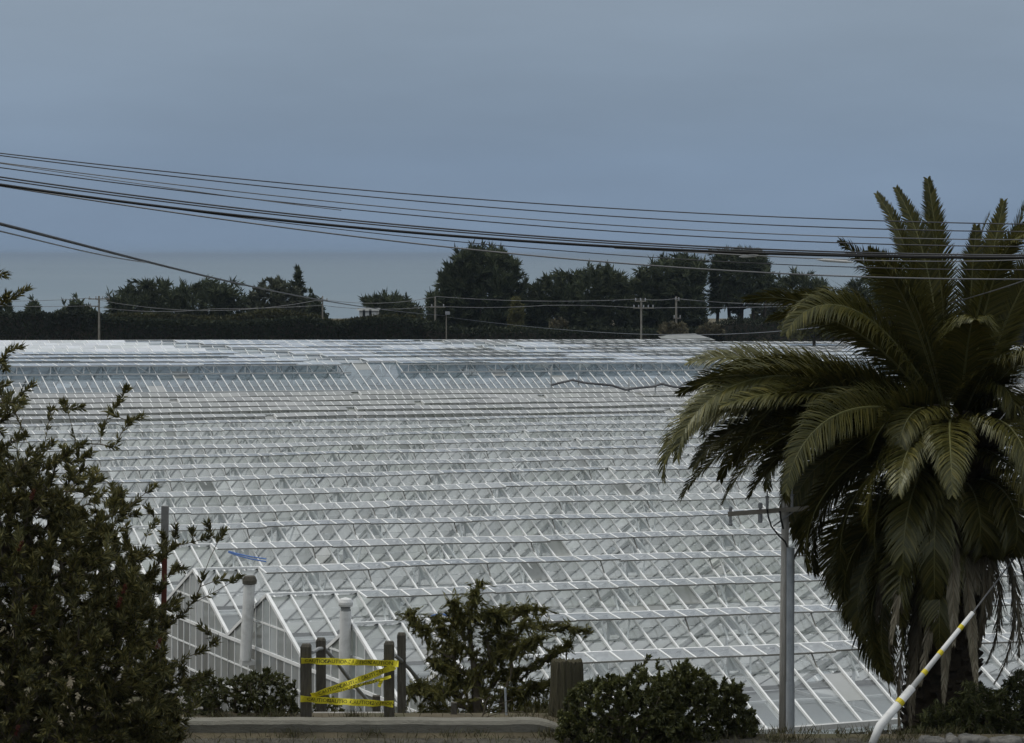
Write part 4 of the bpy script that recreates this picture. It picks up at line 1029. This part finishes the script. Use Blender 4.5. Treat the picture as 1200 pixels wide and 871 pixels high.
hedge('olive_hedge', 'olive-tinged bushy hedge topping the dark hedge below the gum', [(112, 372), (140, 368), (200, 369), (255, 373), (290, 368), (320, 363), (345, 366), (375, 371), (388, 378), (410, 375), (436, 371), (470, 370), (500, 374)], 291, 1.3, leafmat('olive_hedge_leaves', [(.028, .030, .012), (.042, .042, .016), (.062, .058, .02)], .15, .02, .6, big=.2), 14000)
hedge('dark_hedge', 'dark low hedge under the macrocarpas, right half of the view', [(500, 382), (540, 385), (600, 384), (660, 386), (700, 384), (760, 387), (815, 385), (840, 378), (860, 372), (885, 376), (910, 370), (960, 374), (1000, 370), (1100, 374), (1260, 372)], 284, 1.4, M['far_hedge'], 20000)

# ------------------------------------------------------------------ far poles, wires, buildings
def far_pole(label, x, y0, y1, D, w, arms, mat='timber_far', lamp=False):
    b = at(x, y1, D); base = Vector((b.x, D, float(terrain_h(b.x, D))-.2)); L = lambda px, py: at(px, py, D)-base
    root = thing('power_pole', label, 'power pole', base, group='power poles beyond the glasshouses')
    r = w*D/F/2; m = MB(); m.tube([Vector((0, 0, 0)), L(x, y0)], [r*1.15, r*.85], 8); m.build('pole', M[mat], root)
    for (xa, xb, y, k) in arms:
        m = MB(); m.bar(L(xa, y)+Vector((0, -.18, 0)), L(xb, y)+Vector((0, -.18, 0)), .11, .12); arm = m.build('crossarm', M['timber_far'], root)
        for q in range(k):
            xx = xa+(xb-xa)*(q+.15)/(k-1+.3) if k > 1 else xa
            m = MB(); m.lathe([(.05, .05), (.08, .12), (.05, .2), (.07, .28), (.02, .34)], 8, 0, L(xx, y)+Vector((0, -.18, 0))); m.build('insulator', M['insul'], arm)
    if lamp:
        m = MB(); m.box(L(x+1.5, y0-1)+Vector((0, -.1, 0)), (.5, .4, .35)); m.build('lamp_head', M['insul'], root)
    return root
far_pole('tall pale power pole with a wide crossarm standing above the left hedge', 116, 347, 396, 283, 2.6, [(104, 129, 350.5, 4), (105, 117, 359, 2)])
far_pole('grey power pole half hidden by the bushes right of the gum', 378, 347, 376, 289, 1.8, [(373, 384, 352.5, 3)])
far_pole('thin pale power pole before the left edge of the tall dome tree', 510, 348, 384, 289, 2.2, [(504, 522, 360, 2)])
far_pole('short slender lamp post standing behind the white roof ridge, before the dome tree', 523, 368, 396, 281, 1.3, [], lamp=True)
far_pole('brown power pole with insulators on a short crossarm, before the ragged-top macrocarpa', 751.5, 350, 396, 279, 2.3, [(742, 766, 361, 5), (744, 757, 353, 3)])
far_pole('plain power pole with a low crossbar rising behind the tan dome bush', 792.5, 347.5, 384, 285, 2.4, [(789, 798, 373, 2), (791, 796, 352, 2)])
def wire(name, label, pts, r, mat, D0=None, D1=None, x0=None, x1=None, group=None, n=40):
    """smooth cable through photo points; depth runs from D0 to D1 with 1/D linear across the picture"""
    xs = np.array([p[0] for p in pts], float); ys = np.array([p[1] for p in pts], float)
    deg = min(len(pts)-1, 3); xm = (xs-600)/600; co = np.polyfit(xm, ys, deg)
    X = np.linspace(xs[0] if x0 is None else x0, xs[-1] if x1 is None else x1, n)
    out = []
    for x in X:
        f = (x-xs[0])/(xs[-1]-xs[0]); iD = (1-f)/D0+f/D1
        xc = min(max(x, xs[0]), xs[-1]); yv = float(np.polyval(co, (xc-600)/600))
        if x != xc: yv += float(np.polyval(np.polyder(co), (xc-600)/600))/600*(x-xc)*(1 if x < xc else .5)
        out.append(at(x, yv, 1/iD))
    m = MB(); base = out[n//2]; m.tube([p-base for p in out], r*.86, 6); o = m.build(name, mat, smooth=True); o.location = base
    return tag(o, label, 'power line' if 'power' in name else 'cable', group)
G1 = 'overhead lines crossing the whole view'
nw = 'power_line'
W_ = M['cable']; WL = M['cable_light']
lines = [
 ('topmost overhead wire of the bundle crossing the sky', [(0, 179.5), (160, 197.8), (400, 221), (560, 233.5), (720, 244), (1040, 259.8), (1200, 262.5)], .010, W_),
 ('second overhead wire, just under the topmost one', [(0, 182.3), (160, 202), (400, 227.5), (560, 242), (720, 253.5), (1040, 269), (1200, 271.5)], .010, W_),
 ('third overhead wire from the top, thin and alone at the right', [(0, 190.5), (160, 211.5), (400, 237), (560, 252.5), (720, 264), (1040, 279), (1200, 281)], .009, WL),
 ('fourth overhead wire from the top, last one above the thick cables', [(0, 196.5), (160, 217.3), (400, 244.5), (560, 259), (720, 271), (1040, 286.7), (1200, 289)], .010, W_),
 ('fine overhead wire that starts on the third wire and merges into the fourth', [(0, 191.5), (160, 215), (300, 234), (400, 246.5)], .007, WL),
 ('grey upper cable of the tight pair above the thickest cable', [(0, 207.5), (160, 229.6), (400, 257), (560, 271.5), (720, 283), (1040, 297), (1200, 299.2)], .014, W_),
 ('grey lower cable of the tight pair above the thickest cable', [(0, 210.5), (160, 232.5), (400, 260), (560, 273.5), (720, 285.5), (1040, 299.5), (1200, 301)], .012, W_),
 ('thickest black overhead cable, at the heart of the bundle', [(0, 216.5), (160, 238.5), (400, 265), (560, 279), (720, 289.5), (1040, 300.5), (1200, 302.5)], .024, M['black']),
 ('thin overhead wire just under the thickest cable, crossing the tall dome tree top', [(0, 215.5), (160, 239.5), (400, 268.5), (560, 286), (720, 298.5), (1040, 314.5), (1200, 316.3)], .008, W_),
 ('lowest overhead line, pale where it crosses the palm', [(0, 218.5), (160, 241.8), (400, 275.5), (560, 294), (720, 308), (1040, 324.8), (1200, 327.8)], .013, WL),
 ('thin pale wire leaving the thickest cable on its way over the palm', [(720, 291), (880, 299.5), (1040, 305.8), (1200, 304.5)], .010, WL),
]
for k, (lab, pts, r, mt) in enumerate(lines):
    full = pts[0][0] == 0 and pts[-1][0] == 1200
    wire(nw, lab, pts, r, mt, 33.5+.12*k, 33.0+.12*k, x0=-1300 if full else None, x1=2700 if full else (2700 if pts[-1][0] == 1200 else None), group=G1, n=110)
wire('service_cable', 'thick dark service cable dropping from upper left down to the far lamp post', [(0, 262.6), (75, 281.5), (138, 298), (258, 328), (330, 343), (400, 355.5), (460, 364.5), (523, 370)], .019, M['black'], 24, 281, x0=-420, n=70)
wire('service_cable', 'thin wire under the thick service cable at the left, joining it over the sea', [(0, 271), (60, 285.5), (110, 297), (170, 307.5)], .009, W_, 24, 33, x0=-420, n=40)
wire('service_cable', 'fine cable curving from the far lamp post up across the palm fronds', [(523, 371), (640, 386), (740, 391), (832, 391), (914, 388.5), (983, 381), (1070, 366), (1170, 339), (1230, 318)], .010, W_, 281, 33.2, n=60)
for lab, pts in (('upper thin line strung between the far power poles', [(100, 352), (250, 364), (378, 352), (440, 356), (510, 349), (630, 355), (751, 351), (792, 350), (870, 357), (960, 356)]),):
    pass
def far_line(label, pts, D=283):
    m = MB(); out = []
    for (a, b) in zip(pts[:-1], pts[1:]):
        for k in range(8):
            t = k/8; out.append(at(a[0]+(b[0]-a[0])*t, a[1]+(b[1]-a[1])*t+4*a[2]*t*(1-t), D))
    out.append(at(pts[-1][0], pts[-1][1], D)); base = out[0]
    m.tube([p-base for p in out], .028, 5); o = m.build('power_line', M['cable_light']); o.location = base; tag(o, label, 'power line', 'thin lines between the far power poles')
far_line('thin upper line strung from the crossarm pole at the left past the gum', [(-40, 352, 2), (104, 349.5, 14), (378, 351, 6), (510, 348, 0)], 283.5)
far_line('thin lower line hanging between the left crossarm pole and the gum, across the macrocarpa', [(-40, 356, 2), (105, 358.5, 5), (250, 362, 1), (378, 358, 4), (510, 359, 0)], 283)
far_line('thin top line joining the far poles before the macrocarpas, right half', [(510, 347.5, 4), (751, 350.5, 1.5), (792, 350, 3), (960, 356, 0)], 279.5)
far_line('thin second line joining the far poles at crossarm height, right half', [(510, 359, 2), (640, 358, -1), (742, 360.5, .5), (792, 360.5, 1), (960, 358, 0)], 278.8)
# cable closures on the thick cable
for lab, (xa, ya), (xb, yb), rr in (('white cable joint hung under the thickest cable before the flat-topped pine', (866, 301), (889, 299.5), .020), ('white cable joint with dark underside near the top left palm frond', (957, 304.5), (1000, 307.5), .020)):
    a = at(xa, ya, 34); b = at(xb, yb, 34); m = MB(); d = (b-a)
    m.tube([Vector((0, 0, 0)), d*.12, d*.2, d*.8, d*.9, d], [.006, .012, rr, rr, .012, .006], 10); o = m.build('cable_joint', M['white_plastic']); o.location = a; tag(o, lab, 'cable joint')
def house():
    D = 296; A = at(422, 374, D); base = Vector((A.x, D, float(terrain_h(A.x, D))-.1)); L = lambda x, y, d=0: at(x, y, D+d)-base
    root = thing('white_house', 'corner of a white house showing over the olive hedge under the small macrocarpa', 'house', base)
    m = MB(); a = L(421, 364); b = L(441, 364); m.box(((a.x+b.x)/2, 3, a.z/2), (b.x-a.x, 6, a.z)); m.build('wall', M['house'], root)
    m = MB(); h = a.z; m.add([(a.x-.3, -.3, h), (b.x+.3, -.3, h), (b.x+.3, 6.3, h), (a.x-.3, 6.3, h), (a.x-.3, 3, h+.22), (b.x+.3, 3, h+.22)], [(0, 1, 5, 4), (2, 3, 4, 5), (0, 4, 3), (1, 2, 5), (0, 3, 2, 1)]); m.build('roof', M['roof_grey'], root)
    for x in (426.5, 434):
        q = L(x, 368); m = MB(); m.box((q.x, -.03, q.z), (.28, .06, 1.0)); m.build('window', M['window'], root)
house()
def shed():
    D = 276; a = at(778, 395, D); b = at(832, 395, D); base = Vector((a.x, D, float(terrain_h(a.x, D))-.1))
    root = thing('grey_shed', 'low shed with a dull grey shallow roof at the right end of the white roofs', 'shed', base)
    w = b.x-a.x; h = a.z-base.z-.15
    m = MB(); m.box((w/2, 3, h/2), (w, 6, h)); m.build('wall', M['roof_grey'], root)
    m = MB(); m.add([(-.3, -.3, h), (w+.6, -.3, h-.2), (w+.6, 6.3, h-.2), (-.3, 6.3, h), (.8, 3, h+.35), (w*.72, 3, h+.42)], [(0, 1, 5, 4), (2, 3, 4, 5), (0, 4, 3), (1, 2, 5), (3, 2, 1, 0)]); m.build('roof', M['roof_grey'], root)
shed()

# ------------------------------------------------------------------ sea air
def haze():
    m, nt, out = newmat('sea_air')
    v = N(nt, 'ShaderNodeVolumePrincipled', Density=HAZE, Anisotropy=.1); v.inputs['Color'].default_value = (.40, .50, .62, 1)
    nt.links.new(v.outputs[0], out.inputs['Volume'])
    mb = MB(); mb.box((0, 15000, -4.5), (130000, 100000, 38)); tag(mb.build('haze', m), kind='stuff')
HAZE = .00010
haze()

# ------------------------------------------------------------------ light and sky
SUN_EL, SUN_AZ = radians(60), radians(-84)        # azimuth from +Y towards +X: high, from the left and a little behind
sd = Vector((sin(SUN_AZ)*cos(SUN_EL), cos(SUN_AZ)*cos(SUN_EL), sin(SUN_EL)))
sl = bpy.data.lights.new('sun', 'SUN'); sl.energy = 1.4; sl.angle = radians(14); sl.color = (1, .95, .87)
so = bpy.data.objects.new('sun', sl); COL.objects.link(so); so.rotation_euler = (-sd).to_track_quat('-Z', 'Y').to_euler(); so.location = (0, 0, 80)
w = bpy.data.worlds.new('World'); S.world = w; w.use_nodes = True; nt = w.node_tree; nt.nodes.clear()
out = nt.nodes.new('ShaderNodeOutputWorld'); bg = nt.nodes.new('ShaderNodeBackground'); bg.inputs['Strength'].default_value = .1
sky = nt.nodes.new('ShaderNodeTexSky'); sky.sky_type = 'NISHITA'; sky.sun_disc = False; sky.sun_elevation = SUN_EL; sky.sun_rotation = SUN_AZ; sky.air_density = 1; sky.dust_density = 2
tc = nt.nodes.new('ShaderNodeTexCoord'); sx = nt.nodes.new('ShaderNodeSeparateXYZ'); nt.links.new(tc.outputs['Generated'], sx.inputs[0])
# cloud deck: blue-grey bank low down, brighter overhead (radiance x10 because the background runs at 0.1)
def cl(r, g, b): return (r, g, b)
deck = ramp(nt, sx.outputs['Z'], [(0.0, cl(.190, .267, .380)), (.035, cl(.199, .278, .394)), (.095, cl(.246, .311, .396)), (.30, cl(.46, .50, .55)), (.70, cl(.88, .91, .93)), (1, cl(1.1, 1.12, 1.13))])
nz = N(nt, 'ShaderNodeTexNoise', Scale=2.6, Detail=6, Roughness=.55); mp = N(nt, 'ShaderNodeMapping', Scale=(1, 1, 4.5)); nt.links.new(tc.outputs['Generated'], mp.inputs[0]); nt.links.new(mp.outputs[0], nz.inputs['Vector'])
mr = N(nt, 'ShaderNodeMapRange'); mr.inputs['From Min'].default_value = .3; mr.inputs['From Max'].default_value = .7; mr.inputs['To Min'].default_value = 8.7; mr.inputs['To Max'].default_value = 11.3
nt.links.new(nz.outputs['Fac'], mr.inputs['Value'])
vm = N(nt, 'ShaderNodeVectorMath', operation='SCALE'); nt.links.new(deck, vm.inputs[0]); nt.links.new(mr.outputs[0], vm.inputs['Scale'])
mx = N(nt, 'ShaderNodeMixRGB'); mx.inputs['Fac'].default_value = .93; nt.links.new(sky.outputs[0], mx.inputs[1]); nt.links.new(vm.outputs[0], mx.inputs[2])
nt.links.new(mx.outputs[0], bg.inputs['Color']); nt.links.new(bg.outputs[0], out.inputs[0])

S.view_settings.view_transform = 'Standard'; S.view_settings.look = 'None'; S.view_settings.exposure = 0; S.view_settings.gamma = 1; S.view_settings.use_curve_mapping = False
cy = S.cycles
cy.max_bounces = 7; cy.diffuse_bounces = 3; cy.glossy_bounces = 3; cy.transmission_bounces = 4; cy.transparent_max_bounces = 12
cy.use_denoising = True; cy.sample_clamp_indirect = 4; cy.use_adaptive_sampling = True; cy.adaptive_threshold = .015
cy.caustics_reflective = False; cy.caustics_refractive = False
